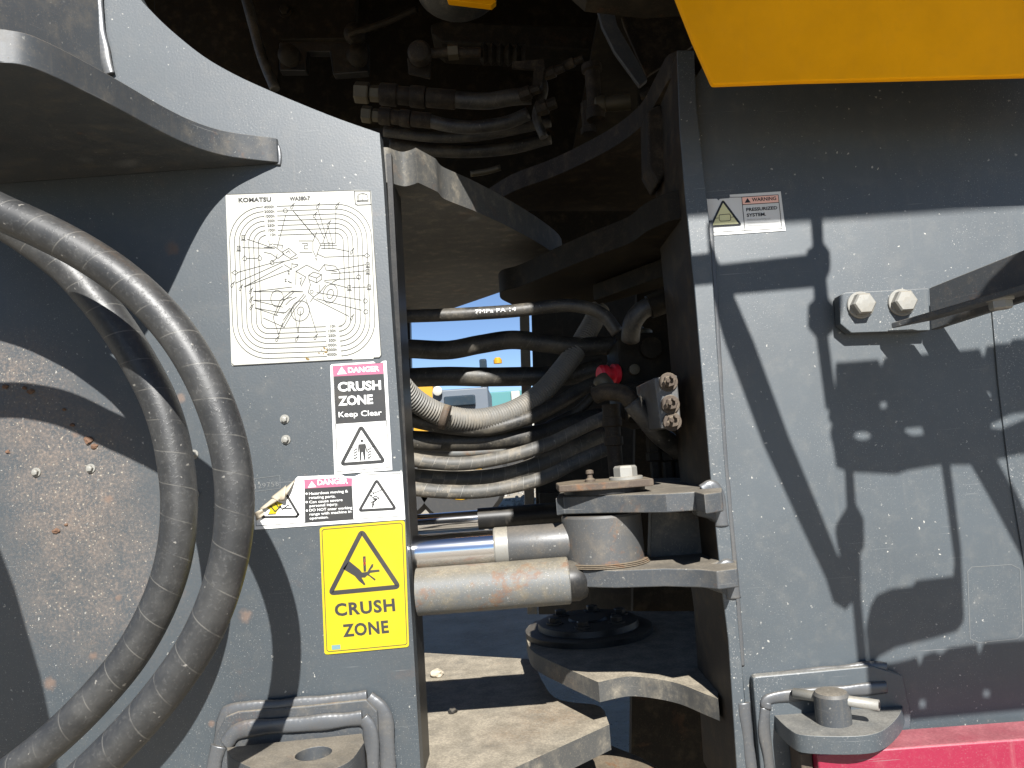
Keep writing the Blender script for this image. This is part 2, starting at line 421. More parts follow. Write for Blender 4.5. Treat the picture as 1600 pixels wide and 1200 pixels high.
class Art:                       # flat print lying on a plate: one mesh per ink, drawn in plate coordinates
    def __init__(s, y): s.y = y; s.v = []; s.f = []
    def poly(s, px):
        P = [Vector((u, v, 0)) for u, v in px]; k = len(s.v); s.v += px
        for a, b, c in tessellate_polygon([P]):
            n = (P[b] - P[a]).cross(P[c] - P[a]).z
            s.f.append((k + a, k + b, k + c) if n < 0 else (k + a, k + c, k + b))
        return s
    def line(s, px, w, closed=False, round_=False):
        pts = [Vector(p) for p in px]; n = len(pts)
        if closed:
            A = []
            for i in range(n):
                p, q, r = pts[i - 1], pts[i], pts[(i + 1) % n]
                d1 = (q - p).normalized(); d2 = (r - q).normalized()
                m = Vector((-d1.y - d2.y, d1.x + d2.x)); m = m.normalized()
                k = (w / 2) / max(.35, m.dot(Vector((-d1.y, d1.x))))
                A.append((q + m * k, q - m * k))
            k0 = len(s.v)
            for a, b in A: s.v += [tuple(a), tuple(b)]
            for i in range(n):
                j = (i + 1) % n; s.f.append((k0 + 2 * i, k0 + 2 * i + 1, k0 + 2 * j + 1, k0 + 2 * j))
            return s
        for i in range(n - 1):
            a, b = pts[i], pts[i + 1]; d = (b - a)
            if d.length < 1e-6: continue
            d.normalize(); q = Vector((-d.y, d.x)) * w / 2; e = d * w * .25
            k = len(s.v); s.v += [tuple(a - e + q), tuple(b + e + q), tuple(b + e - q), tuple(a - e - q)]
            s.f.append((k, k + 1, k + 2, k + 3))
        return s
    def disc(s, c, r, ry=None, n=14, tilt=0.):
        ry = ry or r; ct, st = math.cos(tilt), math.sin(tilt)
        return s.poly([(c[0] + r * math.cos(a) * ct - ry * math.sin(a) * st, c[1] + r * math.cos(a) * st + ry * math.sin(a) * ct) for a in [2 * math.pi * i / n for i in range(n)]])
    def ring(s, c, r, w, ry=None, n=20, tilt=0.):
        ry = ry or r; ct, st = math.cos(tilt), math.sin(tilt)
        return s.line([(c[0] + r * math.cos(a) * ct - ry * math.sin(a) * st, c[1] + r * math.cos(a) * st + ry * math.sin(a) * ct) for a in [2 * math.pi * i / n for i in range(n)]], w, True)
    def text(s, body, a, b, cap, bold=.0, spacing=1.0):
        vs, fs = text_mesh(body, bold, spacing)
        x0 = min(v.x for v in vs); x1 = max(v.x for v in vs)
        capH = .72
        a = Vector(a); b = Vector(b); d = (b - a) / (x1 - x0); dn = (b - a).normalized(); up = Vector((dn.y, -dn.x)) * cap / capH
        k = len(s.v)
        for v in vs:
            p = a + d * (v.x - x0) + up * v.y; s.v.append((p.x, p.y))
        s.f += [tuple(k + i for i in f) for f in fs]
        return s
    def build(s, name, mat, parent):
        me = mesh(name, [at(u, v, s.y) for u, v in s.v], s.f)
        bm = bmesh.new(); bm.from_mesh(me); bm.normal_update()
        fl = [f for f in bm.faces if f.normal.y > 0]
        bmesh.ops.reverse_faces(bm, faces=fl); bm.to_mesh(me); bm.free()
        return link(name, me, mat, parent)
a_ = Art(.9994); a_.text('129756', (399, 764), (436, 759), 8, -.01, 1.1)
a_.line([(397, 748), (437, 743), (438, 763), (398, 768)], .5, True)
a_.build('stamped_number', M_mark, ff)
# upper hinge plate (tongue between the two rear plates) and the lower one
zu = at(640, 287, 1.045).z - Z0
hplate('upper_hinge_plate', curve([(590, 286), (608, 285), (618, 288), (632, 291), (646, 288), (653, 285), (672, 294), (684, 300), (693, 310), (712, 318), (738, 328),
        (790, 352), (850, 385), (880, 410), (870, 432), (840, 448), (783, 456), (690, 488), (590, 520)], 4, (5, 7, 10, 16, 17)), zu, .050, M_plate, ff, bev=.0015)
zl = -.415
hplate('lower_hinge_plate', curve([(630, 1018), (664, 1020), (832, 1030), (846, 1062), (862, 1086), (885, 1096), (930, 1101), (944, 1110), (952, 1132), (790, 1206), (690, 1262), (630, 1290)], 4, (1, 2, 3, 7, 8, 9)),
       zl, -.036, M_plate, ff, bev=.002)
# lug with hole at the bottom, on a welded pad
pad = [(336, 1150), (352, 1120), (372, 1112), (480, 1103), (572, 1093), (590, 1112), (596, 1260), (330, 1270)]
vplate('lug_pad', pad, .986, .0135, M_edge, ff, bev=.004)
weld('weld_bead', [at(344, 1165, .994), at(352, 1125, .993), at(372, 1110, .993), at(480, 1101, .993), at(574, 1091, .993)], .010, M_weld, ff)
weld('weld_bead', [at(574, 1091, .993), at(596, 1112, .993), at(604, 1160, .993), at(608, 1260, .993)], .011, M_weld, ff)
weld('weld_bead', [at(352, 1163, .984), at(380, 1140, .983), at(480, 1131, .983), at(566, 1122, .983)], .010, M_weld, ff)
weld('weld_bead', [at(566, 1122, .983), at(578, 1140, .984), at(582, 1190, .984), at(584, 1260, .985)], .009, M_weld, ff)
weld('weld_bead', [at(342, 1165, .985), at(334, 1200, .985), at(332, 1260, .985)], .010, M_weld, ff)
zk = at(480, 1150, .984).z - Z0
lug = [atz(*p, zk) for p in curve([(354, 1168), (566, 1146), (569, 1160), (545, 1190), (500, 1206), (430, 1212), (385, 1196), (360, 1182), (354, 1168)], 4, (1, 2))[:-1]]
hc = atz(490, 1177, zk)
hole = [hc + Vector((.021 * math.cos(t), .021 * math.sin(t), 0)) for t in [2 * math.pi * i / 20 for i in range(20)]]
prism('lug', lug, (0, 0, -.03), M_edge, ff, [hole], bev=.002)
# far side of the frame, seen through the joint
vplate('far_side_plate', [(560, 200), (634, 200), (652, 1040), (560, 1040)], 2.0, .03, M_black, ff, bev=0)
tube('strap', [at(606, 430, 1.20), at(613, 470, 1.21), at(622, 520, 1.22)], .010, M_web, ff, 8)

# ================================================================== REAR FRAME (right)
rf_ = thing('rear_frame', 'dark grey rear frame wall on the right with a welded edge flange and ladder shadows', 'machine frame')
vplate('side_plate', [(1076, 138), (1104, 330), (1130, 700), (1160, 1050), (1182, 1290), (1800, 1290), (1800, 100), (1100, 100)], 1.0, .02, M_rear, rf_, bev=0)
# edge flange standing square to the wall
fl_px = [(1058, 78), (1085, 78), (1088, 160), (1108, 340), (1131, 700), (1143, 850), (1160, 1045), (1180, 1290), (1157, 1290), (1138, 1000), (1128, 920), (1110, 745), (1085, 450), (1070, 300), (1062, 200)]
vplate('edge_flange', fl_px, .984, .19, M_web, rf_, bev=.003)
vplate('flange_face', fl_px, .9835, .004, M_rear, rf_, bev=.0015)
weld('weld_bead', [at(1110, 345, .998), at(1119, 480, .998), at(1132, 700, .998), at(1147, 870, .998), at(1160, 1040, .998)], .0032, M_weld, rf_)
vplate('access_cover', [(1547, 448), (1560, 600), (1577, 740), (1596, 850), (1604, 900), (1800, 900), (1800, 420)], .9975, .0035, M_rear, rf_, bev=.001)
a_ = Art(.9995); a_.line([(1512, 893), (1518, 886), (1580, 882), (1594, 889), (1598, 990), (1590, 998), (1530, 1004), (1516, 998)], .8, True); a_.build('scribed_outline', M_mark, rf_)
# steering cylinder bracket: two level plates and a wall between
zt = at(1000, 771, .985).z - Z0
hplate('bracket_plate', [(868, 778), (880, 776), (960, 773), (1040, 771), (1085, 768), (1100, 772), (1128, 768), (1128, 752), (1085, 745), (905, 752), (880, 762)], zt, -.0235, M_edge, rf_, bev=.002)
zb = at(1000, 889, .985).z - Z0
hplate('bracket_plate', [(878, 886), (884, 890), (960, 891), (1040, 888), (1090, 889), (1120, 892), (1152, 888), (1150, 868), (1110, 860), (900, 866), (884, 876)], zb, -.0225, M_edge, rf_, bev=.002)
wall = [(1018, 800), (1130, 800), (1142, 880), (1016, 872)]
vplate('bracket_wall', wall, 1.075, .025, M_plate, rf_, bev=.001)
weld('weld_bead', [at(1098, 768, .985), at(1112, 760, .985), at(1122, 775, .984), at(1126, 800, .984), at(1128, 822, .984)], .009, M_weld, rf_)
weld('weld_bead', [at(1112, 905, .984), at(1136, 885, .984), at(1143, 905, .984), at(1146, 935, .984)], .010, M_weld, rf_)
vplate('bracket_gusset', [(1085, 770), (1128, 752), (1134, 830), (1112, 812), (1088, 806)], .9828, .03, M_edge, rf_, bev=.004)
vplate('bracket_gusset', [(1095, 888), (1138, 870), (1149, 944), (1128, 928), (1098, 917)], .9826, .03, M_edge, rf_, bev=.004)
# upper hinge: two plates that take the tongue of the front frame between them
z1 = at(1060, 108, 1.0).z - Z0
hplate('upper_hinge_plate', curve([(1130, 118), (1062, 116), (1046, 124), (1036, 140), (1022, 165), (1008, 190), (985, 212), (950, 235), (905, 258), (860, 278), (800, 300), (750, 330), (1040, 330), (1130, 260)], 4, (1, 11, 12, 13)), z1, .034, M_web, rf_, bev=.002)
z2 = at(1040, 348, 1.03).z - Z0
hplate('upper_hinge_plate', curve([(1105, 335), (1046, 345), (1010, 362), (984, 380), (930, 400), (870, 424), (815, 447), (786, 455), (782, 466), (800, 476), (930, 478), (1105, 430)], 4, (1, 9, 10)), z2, .040, M_under, rf_, bev=.002)
hplate('lower_rib', [(928, 470), (1060, 424), (1075, 430), (935, 476)], z2 - .035, .03, M_under, rf_, bev=.002)
# lower hinge
z3 = -.345
hplate('lower_hinge_plate', curve([(1122, 1092), (1096, 1082), (1060, 1068), (1020, 1060), (985, 1057), (962, 1060), (935, 1066), (880, 1042), (835, 1020), (824, 1002), (822, 984), (832, 974), (850, 968), (960, 955), (1120, 955)], 4, (6, 13)), z3, -.028, M_plate, rf_, bev=.002)
hplate('lower_hinge_plate', [(800, 1262), (880, 1200), (928, 1160), (940, 1158), (1000, 1182), (1050, 1212), (1090, 1262)], -.53, -.04, M_rusty, rf_, bev=.002)
# pin cover of the lower hinge
pc = atz(920, 988, z3); up = Vector((0, 0, 1))
cap = lathe('pin_cover', pc, up, [(.115, 0), (.115, .010), (.108, .012), (.092, .012), (.090, .022), (.082, .024), (.036, .024), (.034, .028)], M_black, rf_, 40)
for i in range(6):
    t = i * math.pi / 3 + .3
    bolt('cover_bolt', pc + Vector((.064 * math.cos(t), .064 * math.sin(t), .024)), up, .011, .008, M_black, cap, 1.4, .003, i)
# inner structure closing the joint
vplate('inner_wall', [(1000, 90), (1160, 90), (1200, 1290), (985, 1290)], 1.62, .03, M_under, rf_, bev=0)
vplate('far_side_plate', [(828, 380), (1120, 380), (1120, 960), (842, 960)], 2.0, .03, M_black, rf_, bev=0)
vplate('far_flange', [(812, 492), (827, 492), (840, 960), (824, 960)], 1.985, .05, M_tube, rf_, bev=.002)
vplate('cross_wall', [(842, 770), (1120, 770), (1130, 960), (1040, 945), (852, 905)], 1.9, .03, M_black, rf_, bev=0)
vplate('flange_lump', [(1010, 172), (1034, 160), (1046, 200), (1044, 270), (1028, 290), (1012, 262)], 1.10, .06, M_web, rf_, bev=.006)
# pad, lug, pin at the bottom right
vplate('lug_pad', [(1176, 1062), (1180, 1057), (1360, 1040), (1412, 1056), (1424, 1110), (1424, 1290), (1196, 1290), (1186, 1180)], .986, .0135, M_rear, rf_, bev=.004)
weld('weld_bead', [at(1178, 1066, .994), at(1260, 1056, .993), at(1360, 1045, .993), at(1384, 1046, .994)], .009, M_weld, rf_)
weld('weld_bead', [at(1196, 1106, .985), at(1206, 1091, .984), at(1290, 1082, .984), at(1385, 1074, .985)], .0075, M_weld, rf_)
weld('weld_bead', [at(1196, 1106, .985), at(1194, 1140, .985), at(1200, 1180, .985), at(1206, 1230, .985)], .007, M_weld, rf_)
weld('weld_bead', [at(1162, 1098, .984), at(1168, 1150, .984), at(1176, 1215, .984)], .007, M_weld, rf_)
zg = at(1300, 1112, .984).z - Z0
lugr = [atz(*p, zg) for p in curve([(1206, 1114), (1395, 1095), (1412, 1100), (1403, 1120), (1378, 1142), (1340, 1150), (1260, 1149), (1234, 1140), (1206, 1114)], 4, (1, 2))[:-1]]
prism('lug', lugr, (0, 0, -.0205), M_rear, rf_, bev=.0025)

# ================================================================== pin parts on the frames
pin = thing('lug_pin', 'short vertical steel pin with a cross pin standing in the right lug', 'pin')
pcn = atz(1303, 1128, zg)
lathe('pin_body', pcn - up * .02, up, [(.0205, 0), (.0205, .052), (.018, .0555), (.012, .0565)], M_edge, pin, 28)
tube('cross_pin', [pcn + Vector((-.036, .026, .028)), pcn + Vector((.043, -.030, .026))], .0062, M_bolt, pin, 14, spline=False)
lathe('cross_pin_hole', pcn + Vector((.0431, -.03007, .026)), Vector((.079, -.056, -.002)), [(.0036, 0), (.0035, .0004)], M_black, pin, 14)
ret = thing('pin_retainer', 'rusty flat retainer plate with washer and hex bolt on top of the bracket', 'retainer plate')
zr2 = at(950, 762, 1.03).z - Z0
pts = [atz(873, 765, zr2), atz(1022, 757, zr2), atz(1024, 750.5, zr2), atz(985, 745, zr2), atz(890, 748, zr2), atz(874, 755, zr2)]
hp = [at(873, 766, 1.0), at(940, 764, .995), at(1022, 755, 1.0)]
zz = Z0 + zr2
prism('retainer_plate', [Vector((hp[0].x, 1.0, zz)), Vector((hp[1].x, .992, zz)), Vector((hp[2].x, 1.0, zz)), Vector((hp[2].x, 1.06, zz)), Vector((hp[0].x + .03, 1.11, zz)), Vector((hp[0].x, 1.07, zz))], (0, 0, .0095), M_rusty, ret, bev=.002)
lathe('spacer', Vector((hp[1].x + .01, 1.055, Z0 + zt)), up, [(.055, .0005), (.055, zr2 - zt - .0005)], M_black, ret, 30)
bc = Vector((at(978, 748, 1.03).x, 1.03, zz + .0095))
bolt('retainer_bolt', bc, up, .0155, .014, M_bolt, ret, 1.45, .004, .2)
gf = Vector((at(922, 748, 1.03).x, 1.03, zz + .0095))
lathe('grease_fitting', gf, up, [(.007, 0), (.007, .003), (.004, .005), (.0035, .009), (.0055, .011), (.005, .015), (.002, .016)], M_rusty, ret, 12)

# ================================================================== steering cylinders
YC = 1.055
sc = thing('steering_cylinder', 'near steering cylinder with polished chrome rod ending in the bracket eye', 'hydraulic cylinder')
ce = at(942, 842, YC)
def onaxis(u, v=None): return at(u, 842 + (942 - u) * .0735, YC)
ax0 = onaxis(560)
axd = Vector((1, 0, 0))
def cyl(name, ua, ub, r, mat, parent, y=YC, zc=None, prof=None, seg=40):
    xa = at(ua, 850, y).x; xb = at(ub, 850, y).x
    c = Vector((xa, y, ce.z if zc is None else zc)); h = xb - xa
    return lathe(name, c, axd, prof(h) if prof else [(r, 0), (r, h)], mat, parent, seg)
cyl('chrome_rod', 540, 776, .0235, M_chrome, sc)
cyl('rod_collar', 772, 794, .0250, M_bolt, sc, prof=lambda h: [(.0245, 0), (.0258, .002), (.0258, h)])
cyl('rod_end', 792, 900, .0262, M_eye, sc, prof=lambda h: [(.0245, 0), (.0256, .003), (.0256, h * .7), (.027, h)])
lathe('rod_eye', Vector((ce.x, YC, Z0 + zb + .003)), up, [(.052, 0), (.054, .003), (.054, zt - zb - .033), (.052, zt - zb - .030)], M_eye, sc, 48)
for k in range(3): lathe('dust_seal', Vector((ce.x, YC, Z0 + zb + .0005 + k * .002)), up, [(.060 - .001 * k, 0), (.061 - .001 * k, .0008), (.060 - .001 * k, .0016)], M_rusty, sc, 40)
sc2 = thing('steering_cylinder', 'far chrome cylinder rod in shadow just above the near rod', 'hydraulic cylinder')
zc2 = at(690, 815, 1.75).z
cyl('chrome_rod', 560, 752, .020, M_chrome, sc2, 1.75, zc2)
cyl('rod_end', 750, 900, .024, M_black, sc2, 1.75, zc2)
br = thing('cylinder_barrel', 'pale worn cylinder barrel with rust spots below the chrome rod', 'hydraulic cylinder')
yb = 1.03; zcb = at(760, 917, yb).z
xb0 = at(652, 917, yb).x; xb1 = at(890, 917, yb).x
tilt = Vector((1, 0, .004)).normalized()
lathe('barrel', Vector((xb0, yb, zcb)), tilt, [(.0305, 0), (.0305, xb1 - xb0 - .0015), (.0292, xb1 - xb0)], M_tube, br, 44)
lathe('shaded_end', Vector((xb1 - .002, yb, zcb)), tilt, [(.0265, 0), (.0265, .014), (.022, .024), (.012, .027)], M_black, br, 32)  # black stands in for the bracket's shade on the barrel end
# ================================================================== STICKERS
SY = .9990
def zs(ox, oy, k): return lambda *p: [(ox + a / k, oy + b / k) for a, b in p]
def sheet(name, px, y, mat, parent): 
    return vplate(name, px, y, .0004, mat, parent, bev=0)
# --- maintenance chart
ch = thing('chart_sticker', 'large cream maintenance chart sticker with concentric line loops and machine drawings', 'sticker')
Q = zs(340, 290, 4.137)
sheet('backing', Q((52, 66), (60, 58), (880, 28), (985, 30), (992, 38), (1056, 1098), (1048, 1110), (1008, 1112), (1008, 1119), (880, 1124), (100, 1166), (90, 1158)), SY, S_cream, ch)
a_ = Art(SY - .0003)
a_.line(Q((993, 120), (1057, 1096), (1046, 1110), (1010, 1112)), 1.1); a_.line(Q((870, 1122), (105, 1163), (92, 1150)), 1.2)
a_.line(Q((60, 57), (880, 30)), .8); a_.line(Q((884, 34), (890, 118), (902, 126), (992, 122), (986, 34), (884, 34)), 1.5)
a_.build('border', S_grey, ch)
a_ = Art(SY - .0004)
def loc(s_, t_): return (353 + s_ * .9994 + t_ * .0377, 305 - s_ * .0351 + t_)
for k in range(7):
    l, r_, tp, bt = 3 + 7.45 * k, 225 - 7.45 * k, 20 + 7.5 * k, 257 - 7.75 * k; rad = 54 - 7 * k
    def arc(cx, cy, a0, a1, rad=rad): return [loc(cx + rad * math.cos(a), cy + rad * math.sin(a)) for a in [a0 + (a1 - a0) * i / 9 for i in range(10)]]
    pi = math.pi; g0 = 58 - (1.2 if k < 2 else 0); g1 = 79
    a_.line([loc(min(g0, 57), tp)] + arc(l + rad, tp + rad, 1.5 * pi, pi) + arc(l + rad, bt - rad, pi, .5 * pi) + [loc(148, bt)], 1.05)
    a_.line([loc(g1, tp)] + arc(r_ - rad, tp + rad, 1.5 * pi, 2 * pi) + arc(r_ - rad, bt - rad, 0, .5 * pi) + [loc(173, bt)], 1.05)
seg = [((190, 345), (350, 400)), ((160, 400), (370, 405)), ((185, 470), (255, 470)), ((130, 560), (350, 500)), ((115, 630), (430, 490)), ((170, 655), (420, 520)), ((170, 655), (475, 540)),
       ((230, 685), (550, 686)), ((230, 685), (480, 655)), ((230, 740), (405, 742)), ((230, 740), (420, 785)), ((240, 790), (390, 840)), ((240, 790), (430, 825)), ((395, 965), (358, 850)), ((395, 965), (420, 885)),
       ((520, 950), (490, 790)), ((520, 950), (538, 810)), ((640, 950), (570, 730)), ((850, 845), (620, 730)), ((930, 740), (640, 690)), ((930, 805), (640, 730)), ((840, 660), (690, 620)), ((970, 655), (868, 658)),
       ((910, 597), (690, 612)), ((960, 550), (730, 570)), ((960, 510), (720, 550)), ((950, 452), (690, 462)), ((690, 462), (640, 440)), ((850, 425), (750, 405)), ((765, 130), (762, 370)), ((650, 160), (715, 370)),
       ((630, 210), (690, 340)), ((715, 265), (680, 370)), ((715, 265), (740, 360)), ((440, 190), (385, 400)), ((490, 165), (630, 330)), ((295, 855), (430, 915))]
for p, q in seg: a_.line(Q(p, q), .95)
a_.line(Q((490, 165), (628, 330)), 1.0)
for c in ((482, 133), (648, 130), (773, 127), (628, 190), (718, 245), (867, 425), (95, 640), (148, 660), (213, 680), (215, 735), (218, 785), (385, 990), (512, 988), (633, 978), (867, 852)):
    x, y = c
    a_.line(Q((x - 8, y + 18), (x - 11, y + 8), (x + 2, y - 10), (x + 8, y - 4), (x, y + 16), (x - 8, y + 18)), .8); a_.line(Q((x + 4, y - 8), (x + 14, y - 20)), 1.3)
for x, y in ((167, 335), (137, 405), (972, 512), (972, 555), (852, 660), (980, 655)):
    a_.line(Q((x - 11, y - 14), (x + 9, y - 14), (x + 9, y + 12), (x - 11, y + 12)), .9, True); a_.line(Q((x - 4, y + 10), (x - 4, y - 4), (x + 6, y - 4)), .7); a_.line(Q((x - 16, y + 18), (x + 16, y + 18)), .7)
for x, y in ((955, 745), (958, 815), (438, 162), (912, 590)): a_.ring(Q((x, y))[0], 3.3, .9)
for x, y in ((175, 470), (272, 468)): a_.line(Q((x, y - 18), (x + 14, y), (x + 8, y + 14), (x - 8, y + 14), (x - 14, y)), .8, True)
for x, y in ((112, 562), (965, 452)): a_.line(Q((x - 20, y), (x, y - 15), (x + 20, y), (x, y + 15)), .8, True)
for P in [((505, 640), (507, 553), (575, 513), (655, 553)), ((588, 580), (620, 558), (672, 575), (672, 605), (640, 628), (590, 606), (588, 580)), ((588, 580), (640, 597), (672, 575)), ((640, 597), (640, 628)),
          ((540, 650), (570, 590), (505, 553)), ((655, 553), (690, 510), (760, 520), (790, 560), (790, 600), (740, 625)), ((690, 510), (700, 545), (770, 555)), ((590, 606), (600, 640), (585, 690), (620, 720), (660, 690), (660, 640)),
          ((360, 850), (405, 742), (480, 680), (552, 686)), ((375, 840), (420, 750), (490, 690)), ((415, 910), (485, 790), (560, 700)), ((430, 915), (500, 795), (570, 710)), ((480, 720), (405, 742)), ((425, 870), (480, 790)),
          ((440, 770), (470, 740), (510, 720)), ((400, 820), (440, 820), (470, 790)), ((640, 300), (616, 360), (616, 420), (636, 460)), ((628, 325), (650, 350), (665, 385), (650, 420), (640, 455)), ((525, 357), (612, 357)), ((530, 430), (612, 430)),
          ((545, 372), (580, 372), (580, 388), (560, 388), (560, 408), (585, 408)), ((665, 385), (770, 385)), ((665, 372), (760, 372)), ((670, 405), (750, 405)), ((690, 372), (690, 410)), ((720, 365), (720, 408)), ((740, 360), (745, 400)),
          ((330, 355), (335, 385), (355, 375)), ((300, 400), (370, 395), (430, 440), (390, 470), (345, 440), (300, 430)), ((360, 380), (420, 385), (415, 410)), ((415, 430), (460, 405), (510, 445), (470, 470), (420, 440)), ((440, 435), (460, 420), (470, 440)),
          ((350, 495), (380, 470), (385, 440)), ((360, 500), (450, 485), (520, 465)), ((430, 510), (480, 540), (480, 500)), ((480, 505), (520, 510)), ((490, 530), (520, 515)), ((620, 720), (600, 750)), ((700, 640), (660, 690))]:
    a_.line(Q(*P), 1.0)
a_.ring(Q((728, 698))[0], 11, 1.0, 15, 24, .3); a_.ring(Q((728, 700))[0], 5, 1.0, 7.5, 18, .3)
a_.ring(Q((535, 810))[0], 14, 1.0, 16, 24, .3); a_.ring(Q((535, 810))[0], 5, 1.0, 6.5, 18, .3); a_.ring(Q((385, 730))[0], 10, .9, 13, 24); a_.ring(Q((352, 497))[0], 2.8, 1., 3.4); a_.ring(Q((608, 685))[0], 2.5, .8)
a_.build('line_drawing', S_grey, ch)
a_ = Art(SY - .0006)
a_.text('KOMATSU', Q((135, 106))[0], Q((346, 101))[0], 6.6, .035, 1.02).build('maker_lettering', S_dark, ch)
a_ = Art(SY - .0006); a_.text('WA380-7', Q((465, 96))[0], Q((598, 92))[0], 6.0, .035).build('model_lettering', S_dark, ch)
a_ = Art(SY - .0006)
for k, s_ in enumerate(('4000h', '2000h', '1000h', '500h', '250h', '100h', '10h')):
    w = (66, 66, 64, 48, 50, 48, 34)[k]; x1 = 366 + k * 1.5; y0 = 144 + k * 30
    a_.text(s_, Q((x1 - w, y0 + 2))[0], Q((x1, y0))[0], 4.2, .015)
a_.build('hour_figures', S_dark, ch); a_ = Art(SY - .0006)
for k in range(7):
    w = (66, 66, 64, 48, 50, 48, 34)[k]; y1 = 916 + (6 - k) * 30.5; x1 = 762 + (6 - k) * 1.8
    a_.text(('10h', '100h', '250h', '500h', '1000h', '2000h', '4000h')[6 - k], Q((x1 - w, 917 + (6 - k) * 30.5))[0], Q((x1, 915 + (6 - k) * 30.5))[0], 4.2, .015)
o = a_.build('hour_figures', S_dark, ch); a_ = Art(SY - .0006)
for s_, x, y in (('Y', 630, 488), ('Z', 452, 572), ('Z', 432, 622)): Art(SY - .0006).text(s_, Q((x, y))[0], Q((x + 16, y - 1))[0], 5, .01).build('view_letter', S_dark, ch)
a_.text('Y', Q((532, 612))[0], Q((550, 606))[0], 4, .01); a_.line(Q((455, 618), (478, 628)), 1.2); a_.line(Q((540, 612), (534, 638)), 1.2)
a_.build('view_arrows', S_dark, ch); a_ = Art(SY - .0006)
a_.line(Q((905, 62), (900, 98), (938, 94), (940, 50), (912, 54), (910, 92)), .8); a_.line(Q((938, 94), (974, 92), (966, 56), (940, 50)), .8); a_.line(Q((902, 104), (975, 100)), .7)
a_.build('book_symbol', S_dark, ch)
a_ = Art(SY - .0007)
for x, y, r in ((690, 1050, 2.2), (672, 1062, 1.2), (700, 1075, 2.6), (655, 1082, 1.4), (684, 1085, 1.3), (582, 1120, 3.0), (572, 1112, 1.6), (705, 1058, 1.5)): a_.disc(Q((x, y))[0], r, r * .55, 9, random.random())
a_.build('stain', flat('sticker_brown_stain', (.16, .105, .03), .8), ch)
# --- tall danger sticker
cz = thing('crush_sticker', 'tall white danger sticker reading crush zone keep clear with a person between barriers', 'sticker')
Q = zs(390, 550, 4.2857)
sheet('backing', Q((540, 92), (552, 82), (830, 64), (845, 75), (868, 76), (895, 60), (916, 58), (955, 790), (568, 820)), SY - .0005, S_white, cz)
a_ = Art(SY - .0008); a_.poly(Q((557, 96), (893, 73), (898, 146), (562, 164))).build('header_band', S_pink, cz)
a_ = Art(SY - .0008); a_.poly(Q((562, 164), (898, 146), (915, 460), (577, 482))); a_.line(Q((577, 482), (589, 801), (938, 772), (915, 460)), .9)
a_.line(Q((589, 798), (556, 95), (893, 72), (937, 770)), .6)
a_.build('dark_field', S_dark, cz)
a_ = Art(SY - .0011)
a_.text('CRUSH', Q((592, 263))[0], Q((881, 249))[0], 14, .035); a_.text('ZONE', Q((595, 357))[0], Q((827, 344))[0], 14, .035)
a_.text('Keep Clear', Q((597, 437))[0], Q((886, 422))[0], 8.6, .01); a_.build('lettering', S_white, cz); a_ = Art(SY - .0011)
a_.text('DANGER', Q((660, 139))[0], Q((870, 127))[0], 8.2, .03)
a_.poly(Q((586, 150), (616, 98), (650, 146))).build('header_lettering', S_white, cz)
a_ = Art(SY - .0013); a_.line(Q((616, 112), (617, 132)), 1.2); a_.disc(Q((618, 140))[0], .8).build('exclamation_mark', S_pink, cz)
def tri(a_, P, w, n=5):
    P = [Vector(p) for p in P]; out = []
    for i in range(3):
        p, q, r = P[i - 1], P[i], P[(i + 1) % 3]
        d1 = (p - q).normalized() * w * .9; d2 = (r - q).normalized() * w * .9
        for k in range(n + 1):
            t = k / n; out.append(tuple(q + d1 * (1 - t) ** 2 + d2 * t * t))
    return a_.line(out, w, True)
a_ = Art(SY - .0008); tri(a_, Q((746, 500), (616, 752), (900, 732)), 5.2)
a_.disc(Q((752, 595))[0], 2.3); a_.poly(Q((728, 618), (776, 614), (790, 668), (782, 670), (776, 640), (776, 722), (767, 724), (757, 670), (750, 670), (747, 726), (738, 728), (734, 640), (730, 672), (724, 672)))
for x in (697, 790):
    y = 642 if x < 750 else 638
    a_.line(Q((x, y), (x + 20, y - 2), (x + 24, y + 74), (x + 4, y + 76)), .6, True)
    for i in range(4): a_.poly(Q((x + 1 + i, y + 14 + i * 18), (x + 21 + i, y + 2 + i * 18), (x + 21 + i, y + 10 + i * 18), (x + 1 + i, y + 22 + i * 18)))
for P in (((655, 722), (700, 719)), ((815, 712), (872, 708)), ((680, 641), (697, 640)), ((810, 636), (838, 631))): a_.line(Q(*P), .6)
a_.build('pictogram', S_dark, cz)
# --- torn danger sticker
dz = thing('torn_sticker', 'wide white danger sticker with its upper left corner torn and peeling', 'sticker')
Q = zs(390, 735, 6.4)
sheet('backing', Q((452, 92), (480, 62), (925, 42), (955, 62), (1050, 60), (1130, 24), (1525, 12), (1556, 490), (50, 592), (44, 430), (110, 395), (215, 300), (330, 300)), SY - .0003, S_white, dz)
a_ = Art(SY - .0007); a_.poly(Q((545, 92), (930, 72), (1026, 78), (1024, 155), (550, 182))).build('header_band', S_pink, dz)
a_ = Art(SY - .0007); a_.poly(Q((550, 182), (1024, 155), (1040, 486), (553, 520))); a_.line(Q((62, 430), (66, 555), (1515, 456), (1505, 28), (1140, 44)), .8); a_.line(Q((452, 96), (545, 92)), .8)
a_.build('dark_field', S_dark, dz)
a_ = Art(SY - .0010)
a_.text('DANGER', Q((680, 146))[0], Q((985, 128))[0], 8.2, .03); a_.poly(Q((582, 172), (622, 108), (668, 166)))
for s_, a, b in (('Hazardous moving &', (595, 246), (985, 219)), ('rotating parts.', (595, 286), (860, 270)), ('Can cause severe', (597, 330), (930, 306)), ('personal injury.', (600, 368), (885, 348)), ('DO NOT enter working', (598, 412), (1026, 384)), ('range with machine in', (600, 452), (1017, 422)), ('operation.', (600, 492), (790, 478))):
    a_.text(s_, Q(a)[0], Q(b)[0], 4.3, .012)
